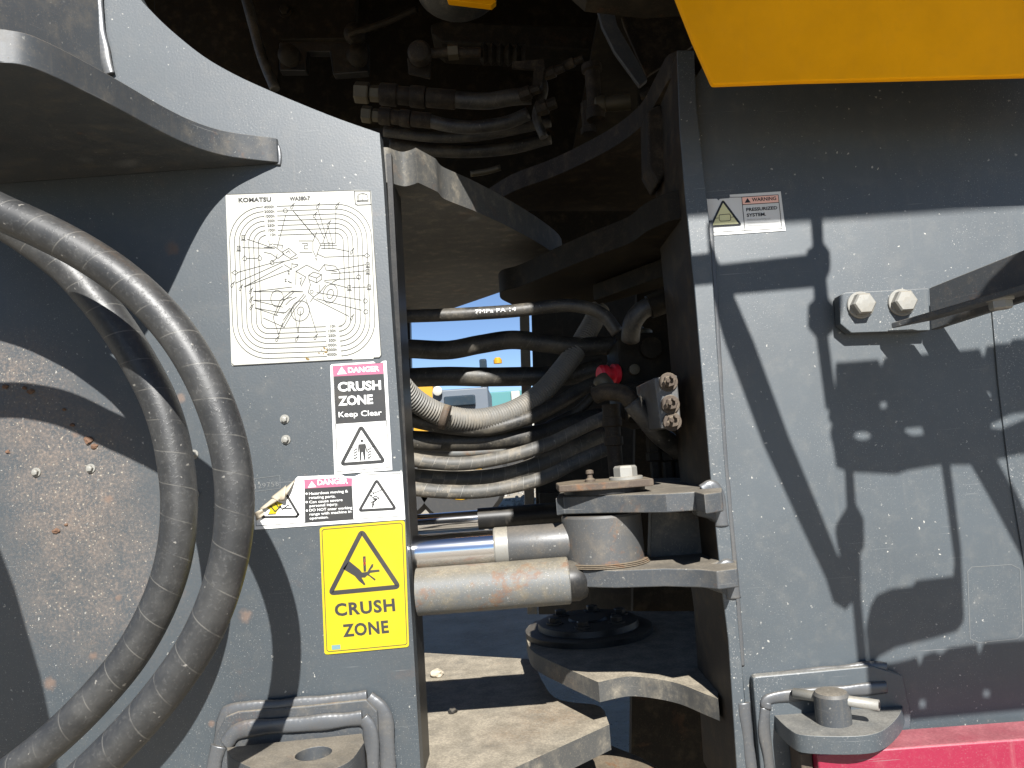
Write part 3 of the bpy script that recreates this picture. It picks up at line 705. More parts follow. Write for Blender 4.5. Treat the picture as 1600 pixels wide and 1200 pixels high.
for c in ((570, 233), (570, 317), (573, 402)): a_.disc(Q(c)[0], 1.7)
a_.build('lettering', S_white, dz)
a_ = Art(SY - .0012); a_.line(Q((624, 124), (626, 150)), 1.2); a_.disc(Q((627, 160))[0], .8).build('exclamation_mark', S_pink, dz)
a_ = Art(SY - .0007); tri(a_, Q((1270, 98), (1098, 402), (1458, 382)), 4.2)
a_.disc(Q((1215, 252))[0], 1.8); a_.line(Q((1235, 232), (1325, 192)), 1.2); a_.line(Q((1212, 200), (1236, 234), (1246, 206)), 1.1)
a_.line(Q((1226, 272), (1262, 256), (1292, 276), (1284, 286)), 1.5); a_.line(Q((1240, 284), (1272, 288)), 3); a_.line(Q((1268, 292), (1236, 318), (1240, 340), (1224, 370)), 1.9); a_.line(Q((1260, 300), (1220, 318), (1228, 345)), 1.6)
a_.build('falling_person_pictogram', S_dark, dz); a_ = Art(SY - .0007)
a_.line(Q((375, 252), (488, 440), (470, 462), (130, 468)), 3.8); a_.line(Q((200, 345), (255, 412), (310, 365), (330, 390)), 1.8); a_.line(Q((180, 440), (262, 436)), 1.4); a_.line(Q((250, 318), (290, 370)), 1.6)
a_.disc(Q((305, 360))[0], 1.8); a_.line(Q((330, 390), (380, 350), (400, 345)), 1.5); a_.line(Q((335, 378), (420, 380)), 2.0)
a_.build('pictogram', S_dark, dz)
a_ = Art(SY - .0006); a_.poly(Q((150, 400), (215, 285), (330, 330), (300, 372), (262, 432), (185, 440), (205, 395), (165, 370))).build('yellow_field', S_yellow, dz)
# curled flap of the torn corner: paper back outward
def flap(name, px, lift, mat):
    vs = []; fs = []
    n = 8; m = 6
    (a, b, c, d) = [Vector(p) for p in px]       # fold line a-b, free edge d-c
    for i in range(n + 1):
        for j in range(m + 1):
            s_ = i / n; t_ = j / m
            p = (a.lerp(b, s_)).lerp(d.lerp(c, s_), t_)
            vs.append(at(p.x, p.y, SY - .0008 - lift * math.sin(math.pi * (t_ * .8)) * (1 - .5 * s_) - .002 * t_ * (1 + .6 * math.sin(7 * s_))))
    for i in range(n):
        for j in range(m):
            k = i * (m + 1) + j; fs.append((k, k + 1, k + m + 2, k + m + 1))
    me = mesh(name, vs, fs); smooth(me); o = link(name, me, mat, dz)
    s = o.modifiers.new('thickness', 'SOLIDIFY'); s.thickness = .0004; return o
flap('peeled_flap', Q((455, 95), (100, 385), (150, 385), (365, 255)), .006, M_beige)
flap('peeled_flap', Q((365, 150), (215, 270), (290, 310), (350, 300)), .0085, M_beige)
flap('peeled_flap', Q((48, 425), (75, 500), (150, 440), (125, 385)), .006, M_beige)
# --- yellow sticker
ys = thing('yellow_sticker', 'yellow crush zone sticker with a hand in a black triangle', 'sticker')
Q = zs(495, 810, 5.58)
sheet('backing', Q((25, 98), (32, 84), (50, 76), (735, 18), (755, 20), (768, 34), (804, 1098), (800, 1112), (786, 1122), (95, 1186), (76, 1184), (66, 1170)), SY - .0006, S_yellow, ys)
a_ = Art(SY - .0009); a_.line(Q((45, 112), (60, 96), (728, 40), (744, 54), (786, 1086), (774, 1100), (106, 1162), (88, 1150)), 1.0, True)
tri(a_, Q((392, 112), (118, 652), (714, 596)), 7.0); a_.build('border', S_dark, ys)
a_ = Art(SY - .0009)
a_.poly(Q((228, 440), (282, 372), (372, 445), (395, 472), (440, 466), (480, 398), (493, 400), (490, 422), (465, 452), (545, 446), (547, 464), (465, 475), (456, 488), (513, 530), (505, 543), (456, 502), (440, 496), (420, 516), (390, 516), (424, 574), (414, 584), (368, 546), (330, 502)))
a_.poly(Q((402, 332), (425, 330), (430, 462), (408, 465))); a_.build('pictogram', S_dark, ys)
a_ = Art(SY - .0011); a_.line(Q((414, 350), (418, 400)), .9); a_.poly(Q((406, 385), (428, 383), (418, 415))); a_.build('arrow', S_red, ys)
a_ = Art(SY - .0009); a_.text('CRUSH', Q((160, 850))[0], Q((685, 803))[0], 19, .035, 1.12); a_.text('ZONE', Q((230, 1031))[0], Q((630, 993))[0], 19, .035, 1.1); a_.build('lettering', S_dark, ys)
a_ = Art(SY - .0009); a_.poly(Q((130, 1107), (204, 1101), (207, 1140), (132, 1146))); a_.build('maker_patch', S_blue, ys)
# --- pressure warning sticker
ws = thing('warning_sticker', 'small white warning pressurized system sticker on the right frame wall', 'sticker')
Q = zs(1090, 295, 11.43)
sheet('backing', Q((85, 212), (105, 205), (122, 160), (180, 182), (340, 178), (375, 206), (400, 180), (560, 168), (580, 150), (573, 104), (1484, 46), (1572, 745), (300, 832), (268, 790), (165, 790)), SY, S_white, ws)
a_ = Art(SY - .0003); a_.poly(Q((788, 150), (1440, 106), (1448, 240), (802, 282))).build('header_band', S_salmon, ws)
a_ = Art(SY - .0004); a_.line(Q((118, 165), (180, 780), (1505, 708), (1440, 106), (788, 148), (845, 742)), .9); a_.line(Q((575, 152), (788, 148)), .8); a_.line(Q((802, 284), (1450, 243)), 1.0)
a_.poly(Q((842, 250), (890, 165), (948, 244))); a_.text('WARNING', Q((970, 224))[0], Q((1405, 198))[0], 5.4, .028); a_.text('PRESSURIZED', Q((870, 400))[0], Q((1425, 364))[0], 5.0, .028); a_.text('SYSTEM.', Q((880, 500))[0], Q((1222, 478))[0], 5.0, .028)
a_.build('lettering', S_black, ws)
a_ = Art(SY - .0004); a_.text('Before working on', Q((888, 566))[0], Q((1302, 541))[0], 2.8, .01); a_.line(Q((895, 608), (1450, 582)), .9); a_.line(Q((895, 660), (1210, 645)), .9); a_.build('faded_print', S_faint, ws)
a_ = Art(SY - .0002); a_.poly(Q((455, 190), (245, 655), (748, 625))).build('yellow_field', S_pale, ws)
a_ = Art(SY - .0005); tri(a_, Q((452, 216), (236, 672), (770, 640)), 3.2)
a_.line(Q((395, 465), (570, 450), (588, 475), (590, 550), (570, 570), (410, 578), (388, 555), (385, 480)), .9, True); a_.line(Q((305, 527), (386, 520)), .8); a_.line(Q((590, 508), (670, 500)), .8)
a_.build('pictogram', S_black, ws)

# ================================================================== HOSES on the left
def hose(name, label, px, ys_, r, mat, group=None, **kw):
    n = len(px)
    yy = ys_ if isinstance(ys_, (list, tuple)) else [ys_] * n
    o = tube(name, [at(u, v, y) for (u, v), y in zip(px, yy)], r, mat, None, **kw)
    return tag(o, label, 'hose', group)
HY = .742
hose('hydraulic_hose', 'thick black outer hose arching over the left frame plate', [(-420, 330), (-300, 285), (-200, 274), (-120, 283), (-60, 302), (0, 331), (65, 360), (130, 394), (190, 434), (243, 482), (286, 535), (320, 594), (345, 655), (361, 715), (367, 775), (364, 835), (353, 893), (334, 952), (305, 1012), (264, 1072), (216, 1130), (160, 1188), (100, 1244), (40, 1290)],
     [HY] * 24, .0183, M_rub1, 'thick hoses looping over the left frame', seg=28)
hose('hydraulic_hose', 'thick black inner hose, passing under the outer one at upper left', [(-260, 300), (-160, 296), (-70, 316), (10, 352), (60, 384), (108, 422), (150, 468), (186, 515), (217, 565), (245, 618), (263, 668), (274, 720), (280, 780), (276, 848), (262, 908), (236, 970), (200, 1030), (150, 1090), (95, 1145), (35, 1195), (-30, 1242), (-90, 1280)],
     [.85] * 22, .0192, M_rub1, 'thick hoses looping over the left frame', seg=28)
# ================================================================== HOSES in the joint
GH = 'hoses crossing the joint'
def gap(label, px, y0, y1, r, mat, name='hydraulic_hose', **kw):
    n = len(px); yy = [y0 + (y1 - y0) * i / (n - 1) for i in range(n)]
    if px[0][0] < 700:           # run on behind the frame plate
        (u, v), (u1, v1) = px[0], px[1]; px = [(u - 260, v - max(-60, min(60, 260 * (v1 - v) / (u1 - u) * .7)))] + px; yy = [yy[0]] + yy
    return hose(name, label, px, yy, r, mat, GH, **kw)
h1 = gap('topmost straight black hose with white printed letters, crossing the blue sky', [(590, 494), (640, 494), (720, 491), (800, 486), (860, 479), (900, 478), (940, 490), (965, 520)], 1.29, 1.29, .0112, M_rub3, seg=20)
gap('thick black hose bowed upward below the topmost hose', [(590, 545), (640, 545), (700, 547), (750, 538), (800, 531), (850, 536), (900, 541), (960, 540)], 1.425, 1.46, .0180, M_rub3, seg=20)
gap('thick black hose just above the corrugated hose', [(590, 590), (640, 590), (700, 588), (760, 589), (830, 588), (880, 588), (940, 575)], 1.47, 1.50, .0188, M_rub3, seg=20)
pc_ = 2 * math.pi / .0052
o = gap('grey corrugated hose sagging across the joint', [(590, 560), (618, 592), (640, 618), (668, 638), (700, 651), (740, 656), (780, 650), (815, 636), (848, 612), (878, 578), (902, 545), (922, 512), (938, 480)], 1.24, 1.50, .0185, M_cond,
        'corrugated_hose', seg=24, step=.0009, rf=lambda L, a, i: .0182 + .0017 * math.tanh(2.2 * math.sin(L * pc_)))
tube('hose_clamp', [at(690, 650, 1.285), at(700, 653, 1.285)], .0213, M_rusty, o, 24, spline=False)
gap('dark hose hugging the underside of the corrugated hose', [(590, 640), (640, 655), (700, 667), (760, 670), (820, 655), (870, 632), (910, 608), (950, 590)], 1.30, 1.44, .0130, M_rub3)
gap('wide dark hose below the light gap under the corrugated hose', [(590, 684), (640, 688), (720, 690), (800, 685), (850, 676), (900, 660), (950, 650)], 1.335, 1.46, .0175, M_rub3)
gap('thin beige hose mostly hidden between two wrapped hoses', [(590, 692), (640, 702), (700, 708), (760, 705), (810, 700), (880, 690)], 1.62, 1.62, .0085, M_tube)
gap('upper dusty spiral wrapped hose with a bright sunlit middle', [(590, 706), (632, 716), (690, 724), (740, 723), (790, 714), (830, 703), (870, 688), (910, 668), (955, 648)], 1.28, 1.34, .0118, M_rub2)
gap('dark spiral wrapped hose between the two bright ones', [(590, 742), (650, 746), (720, 748), (790, 742), (850, 722), (900, 700), (955, 675)], 1.318, 1.39, .0150, M_rub2)
gap('lowest dusty spiral wrapped hose, above the chrome rod', [(590, 755), (632, 762), (690, 768), (750, 768), (800, 760), (850, 746), (900, 722), (955, 698)], 1.28, 1.34, .0120, M_rub2)
gap('thin black hose bending up beside the valve block', [(800, 700), (860, 664), (905, 640), (940, 600), (960, 560)], 1.45, 1.45, .009, M_rub3)
# print on the topmost hose
vs, fs = text_mesh('7MPa PA 14', .0)
pth = catmull([at(u, v, 1.29) for u, v in ((743, 489.8), (775, 488), (806, 485.8))], .004); x0 = min(v.x for v in vs); x1 = max(v.x for v in vs)
out = []
for v in vs:
    t = (v.x - x0) / (x1 - x0) * (len(pth) - 1.001); i = int(t); p = pth[i].lerp(pth[i + 1], t - i)
    ang = ((v.y - .36) * .0095 + .0015) / .0115
    out.append(p + Vector((0, -math.cos(ang), math.sin(ang))) * .0115)
link('print', mesh('print', out, fs), S_white, h1)

# ================================================================== HOOD, BRACKET, RED BOX
hd = thing('hood', 'yellow painted steel cover overhanging the right frame wall', 'cover')
YH = .858
HT = R(8); hzb = at(1300, 129, YH).z
def hood_at(u, v, off=0.):      # the skirt leans out towards its top
    d = ray(u, v); n = Vector((0, math.cos(HT), math.sin(HT))); p0 = Vector((0, YH + off, hzb)); o = Vector((0, 0, Z0))
    return o + d * ((p0 - o).dot(n) / d.dot(n))
prism('skirt', [hood_at(*p) for p in ((1046, -64), (1056, -4), (1082, 62), (1113, 132), (1250, 127), (1640, 117), (1900, 110), (1900, -420), (1020, -420))], (0, .010, 0), M_hood, hd, bev=.0035)
a = hood_at(1020, -415); b = hood_at(1900, -415)
prism('top', [Vector((a.x, a.y + .012, a.z)), Vector((b.x + .6, a.y + .012, a.z)), Vector((b.x + .6, 2.2, a.z)), Vector((a.x, 2.2, a.z))], (0, 0, .01), M_under, hd, bev=0)
vplate('frame_top', [(1100, 90), (1640, 70), (1800, 66), (1800, 150), (1104, 150)], 1.06, .03, M_black, hd, bev=0)
bk = thing('ladder_bracket', 'grey angle bracket bolted to the right frame wall, its arm reaching forward', 'bracket')
Q = zs(1290, 380, 5.16)
vplate('mount_plate', Q((108, 425), (165, 396), (832, 362), (845, 702), (205, 722), (120, 652)), .981, .0165, M_rear, bk, bev=.0012)
p1, p2 = at(1451, 450, .981), at(1454, 516, .981)
prism('arm_web', [p1, p2, at(1760, 418, .775), at(1760, 326, .775)], (.010, 0, 0), M_edge, bk, bev=.0015)
q1 = at(1392, 508, .972)
zfl = q1.z
prism('arm_flange', [at(1392, 505, .972), at(1436, 496, .966), at(1456, 492, .960), at(1760, 407, .774), at(1760, 397, .752)], (0, 0, -.007), M_edge, bk, bev=.001)
for u, v in ((1345, 476), (1409, 472)):
    bolt('bracket_bolt', at(u - 1, v + 1, .981), (0, -1, 0), .0148, .0125, M_bolt, bk, 1.18, .0032, .25)
bolt('flange_bolt', at(1562, 466, .872), (0, 0, -1), .012, .010, M_bolt, bk, 1.2, .003, .4)
rb = thing('red_box', 'red painted steel box below the lug in the lower right corner', 'box')
zrb = at(1420, 1140, .93).z - Z0
f0 = at(1262, 1190, .93); f1 = at(1640, 1160, .93)
fz = at(1440, 1166, .93).z
c0, c1 = f0.x + .012, f1.x + .3
prism('box_body', [Vector((c0, .93, fz)), Vector((c1, .93, fz)), Vector((c1, .984, fz)), Vector((c0, .984, fz))], (0, 0, -.45), M_red, rb, bev=.003)
prism('side_flange', [Vector((c0 - .015, .945, fz - .004)), Vector((c0 - .0005, .945, fz - .004)), Vector((c0 - .0005, .984, fz - .004)), Vector((c0 - .015, .984, fz - .004))], (0, 0, -.45), M_rusty, rb, bev=.002)

# ================================================================== VALVE BLOCK in the joint
vb = thing('valve_block', 'dusty dark hydraulic valve block with red cap and pale plate of three screws', 'valve')
YV = 1.30
vplate('block_body', [(965, 530), (1000, 520), (1045, 518), (1060, 560), (1066, 660), (1010, 668), (972, 655)], YV, .16, M_under, vb, bev=.004)
vplate('block_body', [(976, 600), (1034, 590), (1040, 668), (982, 660)], YV - .035, .04, M_under, vb, bev=.004)
vplate('screw_plate', [(1022, 590), (1058, 586), (1065, 668), (1032, 670)], 1.05, .16, M_eye, vb, bev=.002)
for u, v in ((1044, 597), (1047, 632), (1050, 659)):
    s_ = bolt('plate_screw', at(u, v, 1.05), (0, -1, 0), .0085, .010, M_rusty, vb, 1.5, .004, random.random())
    for k in range(3): tube('thread', [at(u, v, 1.038) + Vector((.004 * (k - 1), 0, .003 * k)), at(u, v, 1.03) + Vector((.007 * (k - 1), -.002, .005 * k - .003))], .0028, M_rusty, s_, 7, spline=False)
lathe('red_cap', at(966, 584, YV), Vector((-1, -.35, 0)), [(.015, 0), (.017, .002), (.017, .010), (.012, .012), (.012, .02), (.016, .022), (.016, .032), (.013, .036)], M_redcap, vb, 26)
lathe('port_plug', at(1000, 527, YV + .03), up, [(.022, 0), (.022, .010), (.019, .013), (.008, .0135), (.007, .018)], M_nut, vb, 26)
lathe('side_port', at(1015, 545, YV - .002), (0, -1, 0), [(.018, 0), (.018, .02), (.006, .021)], M_under, vb, 20)
lathe('side_port', at(990, 578, YV - .002), (0, -1, 0), [(.009, 0), (.009, .012), (.005, .013)], M_nut, vb, 16)
tube('elbow', [at(952, 610, 1.18), at(945, 600, 1.175), at(938, 592, 1.18)], .013, M_nut, vb, 14)
tube('elbow', [at(930, 618, 1.17), at(948, 612, 1.16), at(975, 616, 1.15), at(990, 632, 1.15)], .0135, M_web, vb, 16)
tube('outlet_hose', [at(988, 628, 1.15), at(1006, 650, 1.15), at(1030, 678, 1.16), at(1062, 704, 1.2)], .0155, M_rub3, vb, 16)
tube('inlet_hose', [at(1052, 472, 1.22), at(1028, 474, 1.22), at(1002, 486, 1.22), at(988, 506, 1.23), at(985, 530, 1.25)], .0155, M_rub3, vb, 16)
lathe('hose_sleeve', at(1014, 480, 1.215), at(1045, 468, 1.215) - at(1014, 480, 1.215), [(.019, 0), (.0195, .012), (.0195, .03), (.016, .034)], M_under, vb, 20)
x_ = lambda u, v, y=1.22: at(u, v, y)
lathe('drop_fitting', x_(954, 632), (0, 0, -1), [(.014, 0), (.014, .02), (.0155, .021), (.0155, .034), (.0125, .036), (.0125, .05), (.015, .052), (.015, .064), (.012, .066), (.0115, .13)], M_web, vb, 20)
for u in (1020, 1040, 1056): lathe('drop_fitting', at(u, 678, 1.24), (0, 0, -1), [(.012, 0), (.012, .028), (.014, .03), (.014, .042), (.009, .044), (.009, .07)], M_under, vb, 6)
tube('tie_bar', [at(1012, 660, 1.19), at(1040, 682, 1.19), at(1068, 708, 1.19)], .006, M_web, vb, 10)

# ================================================================== dark machinery above the joint
mc = thing('machine_underside', 'dusty dark machinery under the cab, above the joint', 'machinery')
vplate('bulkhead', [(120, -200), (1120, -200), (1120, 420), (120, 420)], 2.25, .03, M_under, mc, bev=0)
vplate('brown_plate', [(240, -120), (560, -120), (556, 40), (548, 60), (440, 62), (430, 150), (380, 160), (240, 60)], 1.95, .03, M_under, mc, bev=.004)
for u, v in ((446, 18),): bolt('underside_bolt', at(u, v, 1.95), (0, -1, 0), .013, .012, M_under, mc)
for u, v in ((454, 88), (560, 88), (556, 55)):
    lathe('rubber_mount', at(u, v, 1.80), (0, -.9, -.3), [(.026, 0), (.026, .02), (.019, .03), (.010, .034)], M_under, mc, 22)
vplate('mount_bracket', [(436, 66), (575, 66), (575, 112), (520, 116), (515, 80), (480, 80), (478, 110), (436, 110)], 1.84, .03, M_black, mc, bev=.003)
tube('link_bar', [at(545, 54, 1.76), at(600, 36, 1.74), at(652, 14, 1.72)], .0075, M_under, mc, 8)
dm = thing('round_sump', 'tan dusty round housing with a yellow rim at the top edge', 'housing')
cd = at(716, -20, 1.70)
lathe('sump_bowl', cd + Vector((0, 0, .03)), (0, -.25, -1), [(.105, 0), (.104, .02), (.096, .045), (.080, .062), (.05, .072), (.02, .075)], M_plate, dm, 40)
vplate('yellow_rim', [(690, -30), (775, -30), (775, 2), (768, 8), (700, 0)], 1.58, .02, M_hood, dm, bev=.002)
vplate('cross_plate', [(672, 38), (690, 32), (1010, 45), (1010, 84), (960, 82), (800, 72), (690, 66), (674, 54)], 1.66, .10, M_under, mc, bev=.006)
lathe('ball_joint', at(656, 84, 1.6), (0, -1, -.2), [(.022, -.02), (.026, -.01), (.026, .01), (.020, .02), (.01, .024)], M_web, mc, 22)
tube('joint_rod', [at(660, 84, 1.6), at(700, 82, 1.6), at(752, 82, 1.6)], .0105, M_web, mc, 14)
lathe('rod_nut', at(700, 82, 1.6), (1, 0, 0), [(.017, 0), (.017, .022)], M_nut, mc, 6, False)
lathe('bellows', at(750, 84, 1.62), (1, 0, -.12), [(.016 + (.008 if i % 2 else 0), .009 * i) for i in range(12)], M_under, mc, 20, False)
vplate('hanger', [(636, 90), (672, 96), (672, 122), (638, 114)], 1.63, .01, M_web, mc, bev=.002)
def fitting_hose(label, u0, v0, u1, v1, r, y, tail):
    t = thing('fitted_hose', label, 'hose', 'hoses with fittings in the shade')
    a, b = at(u0, v0, y), at(u1, v1, y); d = b - a; L = d.length
    segs = [(1.1, 0, .14, 6), (.85, .15, .25, 6), (1.15, .25, .42, 20), (.95, .42, .55, 20), (1.12, .55, .70, 20), (1.0, .71, 1.0, 20)]
    for k, s0, s1, n in segs:
        lathe(('hex_nut' if n == 6 else 'sleeve'), a + d * s0, d, [(r * k * .94, 0), (r * k, .003), (r * k, L * (s1 - s0) - .003), (r * k * .94, L * (s1 - s0))], M_nut if n == 6 else M_web, t, n, n != 6)
    tube('hose_body', [b - d * .05] + [at(*p, y) for p in tail], r * .85, M_rub3, t, 16)
fitting_hose('upper shaded hose with a pale hex nut fitting', 555, 144, 712, 156, .021, 1.62, [(760, 158), (800, 152), (830, 150)])
fitting_hose('lower shaded hose with smaller fittings and spiral guard', 566, 178, 674, 189, .0165, 1.60, [(700, 196), (740, 199), (790, 192), (825, 178)])
pp = thing('tee_pipe', 'dusty vertical pipe and elbow hanging in the shade beside the curved hinge plate', 'pipe')
lathe('pipe', at(924, 102, 1.45), (0, 0, -1), [(.020, 0), (.020, .012), (.0145, .014), (.0145, .085), (.018, .088), (.018, .11)], M_web, pp, 20)
lathe('side_elbow', at(928, 165, 1.45), (1, -.1, 0), [(.014, 0), (.018, .004), (.018, .02), (.014, .022), (.016, .04), (.016, .07)], M_nut, pp, 20)
lathe('lower_fitting', at(916, 160, 1.48), (0, 0, -1), [(.012, 0), (.012, .05), (.016, .052), (.016, .065)], M_web, pp, 6)
vplate('guard_strip', [(925, -20), (950, -20), (965, 40), (1000, 100), (1012, 125), (1000, 135), (960, 80), (940, 40)], 1.30, .012, M_edge, mc, bev=.002)
vplate('guard_strip', [(955, -30), (1070, -30), (1085, 70), (1010, 120), (975, 40)], 1.38, .01, M_web, mc, bev=.002)
for px, y, r in (([(380, -20), (396, 40), (410, 90), (430, 140)], 1.85, .013), ([(600, 205), (680, 214), (760, 210), (860, 190)], 1.75, .013), ([(610, 225), (700, 236), (790, 232), (860, 215)], 1.8, .016), ([(840, 110), (850, 140), (838, 180), (850, 215)], 1.62, .010)):
    tube('loose_hose', [at(u, v, y) for u, v in px], r, M_rub3, mc, 10)
for u, v, s in ((812, 150, 14), (838, 172, 16), (850, 118, 12), (880, 104, 10), (1000, 150, 12)):
    lathe('small_fitting', at(u, v, 1.6), (1, -.3, .2), [(s * .0009, 0), (s * .0011, .01), (s * .0011, .024), (s * .0008, .026), (s * .0008, .045)], M_web, mc, 8, False)
vplate('small_bracket', [(800, 96), (850, 92), (852, 106), (844, 134), (832, 132), (834, 108), (800, 106)], 1.58, .008, M_web, mc, bev=.001)
tube('bare_pipe', [at(735, 272, 1.5), at(760, 268, 1.5), at(782, 262, 1.5)], .006, M_nut, mc, 10)
# cab floor overhead, with unseen plates added to shade the joint and hood
cb = thing('cab_shade_plates', 'cab floor with added unseen shade plates above the joint, out of the picture at the top', 'shade plates')
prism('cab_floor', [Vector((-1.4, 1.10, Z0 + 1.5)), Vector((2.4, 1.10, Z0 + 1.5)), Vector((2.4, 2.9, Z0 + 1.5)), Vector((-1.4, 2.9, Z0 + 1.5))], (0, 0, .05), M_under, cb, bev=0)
prism('joint_shade_plate', [Vector((x, .88, Z0 + z)) for x, z in ((-.03, .645), (.06, .605), (.125, .535), (.20, .52), (2.4, .52), (2.4, 3.0), (-.10, 3.0))], (0, .04, 0), M_under, cb, bev=0)  # added plate, lower edge shaped to shade the hinge plates and joint
prism('left_shade_plate', [Vector((x, 1.055, Z0 + z)) for x, z in ((.0, .92), (-.10, 1.0), (-1.4, 1.0), (-1.4, 3.0), (.0, 3.0))], (0, .04, 0), M_hood, cb, bev=0)  # added plate that keeps sun off the deep upper interior
prism('hood_shade_plate', [Vector((x, .0, Z0 + z)) for x, z in ((.25, 1.068), (1.9, 1.068), (1.9, 1.65), (.25, 1.65))], (0, .03, 0), M_black, cb, bev=0)  # unseen strip added to hold the hood in shade
prism('hose_shade_plate', [Vector((x, .60, Z0 + z)) for x, z in ((.135, .375), (.265, .37), (.265, 1.3), (.150, 1.3))], (0, .02, 0), M_black, cb, bev=0)  # unseen plate added to shade the right ends of the joint hoses

# ================================================================== stones on the plate
def stone(name, label, u, v, r, mat):
    c = atz(u, v, zl); bm = bmesh.new(); bmesh.ops.create_icosphere(bm, subdivisions=2, radius=r)
    for w in bm.verts: w.co *= 1 + random.uniform(-.22, .22); w.co.z *= .62
    me = bpy.data.meshes.new(name); bm.to_mesh(me); bm.free(); o = link(name, me, mat); o.location = c + up * r * .45
    return tag(o, label, 'stone')
stone('stone', 'small tan stone lying in the sunlit strip of the lower hinge plate', 682, 1057, .0125, M_beige)
stone('stone', 'small black pebble lying on the sunlit lower hinge plate', 707, 1114, .0075, M_black)

# ================================================================== LADDER whose shadow falls on the right wall (stands right of and above the camera)
YL = .40
def sh(u, v):                    # the place on the ladder's plane that shades this spot of the wall
    p = at(u, v, 1.0); return Vector((p.x - SX * (1 - YL), YL, p.z - SZ * (1 - YL)))
ld = thing('access_ladder', 'access ladder and handrail hung on the bracket, out of the picture on the right', 'ladder')
def lp(name, px, holes=(), off=0.): prism(name, [sh(u, v) + Vector((0, off, 0)) for u, v in px], (0, .012, 0), M_black, ld, [[sh(u, v) + Vector((0, off, 0)) for u, v in h] for h in holes], bev=0)
def ell(u, v, a, b, n=12): return [(u + a * math.cos(2 * math.pi * i / n), v + b * math.sin(2 * math.pi * i / n)) for i in range(n)]
def rec(u, v, a, b): return [(u - a, v - b), (u + a, v - b), (u + a, v + b), (u - a, v + b)]
lp('hanger_bar', [(1266, 340), (1284, 340), (1286, 390), (1296, 404), (1297, 424), (1290, 440), (1294, 478), (1304, 490), (1304, 516), (1292, 528), (1307, 640), (1290, 640), (1275, 528), (1262, 512), (1262, 488), (1272, 478), (1270, 425), (1258, 418), (1260, 402), (1270, 395)])
lp('cross_bar', [(1070, 442), (1268, 420), (1272, 462), (1070, 480)], off=.013)
lp('brace_bar', [(1096, 400), (1128, 460), (1175, 570), (1230, 720), (1280, 840), (1306, 905), (1338, 925), (1334, 962), (1320, 980), (1300, 968), (1288, 930), (1250, 850), (1190, 720), (1130, 560), (1100, 460)], off=.026)
lp('step_board', [(1305, 578), (1372, 573), (1376, 584), (1380, 572), (1392, 565), (1400, 570), (1455, 563), (1462, 578), (1470, 562), (1530, 556), (1536, 570), (1541, 552), (1575, 550), (1580, 544), (1700, 538), (1700, 708), (1600, 712), (1560, 718), (1540, 727), (1470, 727), (1420, 735), (1400, 742), (1325, 738), (1306, 730), (1302, 700), (1297, 680), (1303, 668), (1294, 655), (1296, 630), (1305, 625)],
   [ell(1347, 687, 16, 12), [(1410, 684), (1415, 670), (1440, 668), (1446, 690), (1425, 692)], rec(1380, 639, 5, 10), rec(1407, 629, 10, 3.5), rec(1543, 624, 4, 10), rec(1573, 610, 11, 3.5), [(1547, 664), (1580, 650), (1660, 640), (1660, 668), (1600, 668), (1565, 682), (1548, 680)]])
lp('side_strap', [(1318, 735), (1330, 735), (1336, 812), (1348, 835), (1349, 870), (1343, 878), (1344, 960), (1354, 1060), (1340, 1060), (1330, 950), (1308, 870), (1304, 845), (1322, 815)], off=.013)
lp('side_strap', [(1467, 722), (1480, 722), (1490, 800), (1500, 880), (1505, 985), (1495, 1000), (1458, 1011), (1400, 1025), (1372, 1040), (1358, 1062), (1352, 1000), (1358, 972), (1368, 955), (1390, 945), (1424, 941), (1430, 932), (1488, 925), (1490, 890), (1478, 800)], off=.013)
lp('brace_bar', [(1498, 722), (1538, 722), (1580, 800), (1640, 930), (1640, 985), (1596, 900), (1545, 805)], off=.026)
lp('step_board', [(1345, 1052), (1395, 1048), (1420, 1042), (1432, 1038), (1436, 1052), (1442, 1036), (1458, 1030), (1470, 1034), (1482, 1024), (1525, 1018), (1530, 1034), (1536, 1016), (1700, 1004), (1700, 1100), (1640, 1106), (1400, 1128), (1350, 1128)],
   [rec(1441, 1106, 5, 12), rec(1470, 1092, 11, 3), rec(1512, 1089, 11, 3), rec(1541, 1090, 5, 11)])
# an unseen sheet added left of the picture, shaped to shade the lower left corner
YM = .55
def sm(u, v):
    p = at(u, v, 1.0); return Vector((p.x - SX * (1 - YM), YM, p.z - SZ * (1 - YM)))
blocker = thing('shadow_blocker', 'unseen black sheet left of the picture, added to shade the lower left corner', 'shadow blocker')
prism('blocker_sheet', [sm(*p) for p in ((-60, 790), (0, 872), (22, 930), (42, 1000), (62, 1066), (86, 1180), (95, 1300), (-200, 1300), (-260, 790))], (0, .012, 0), M_black, blocker, bev=.002)

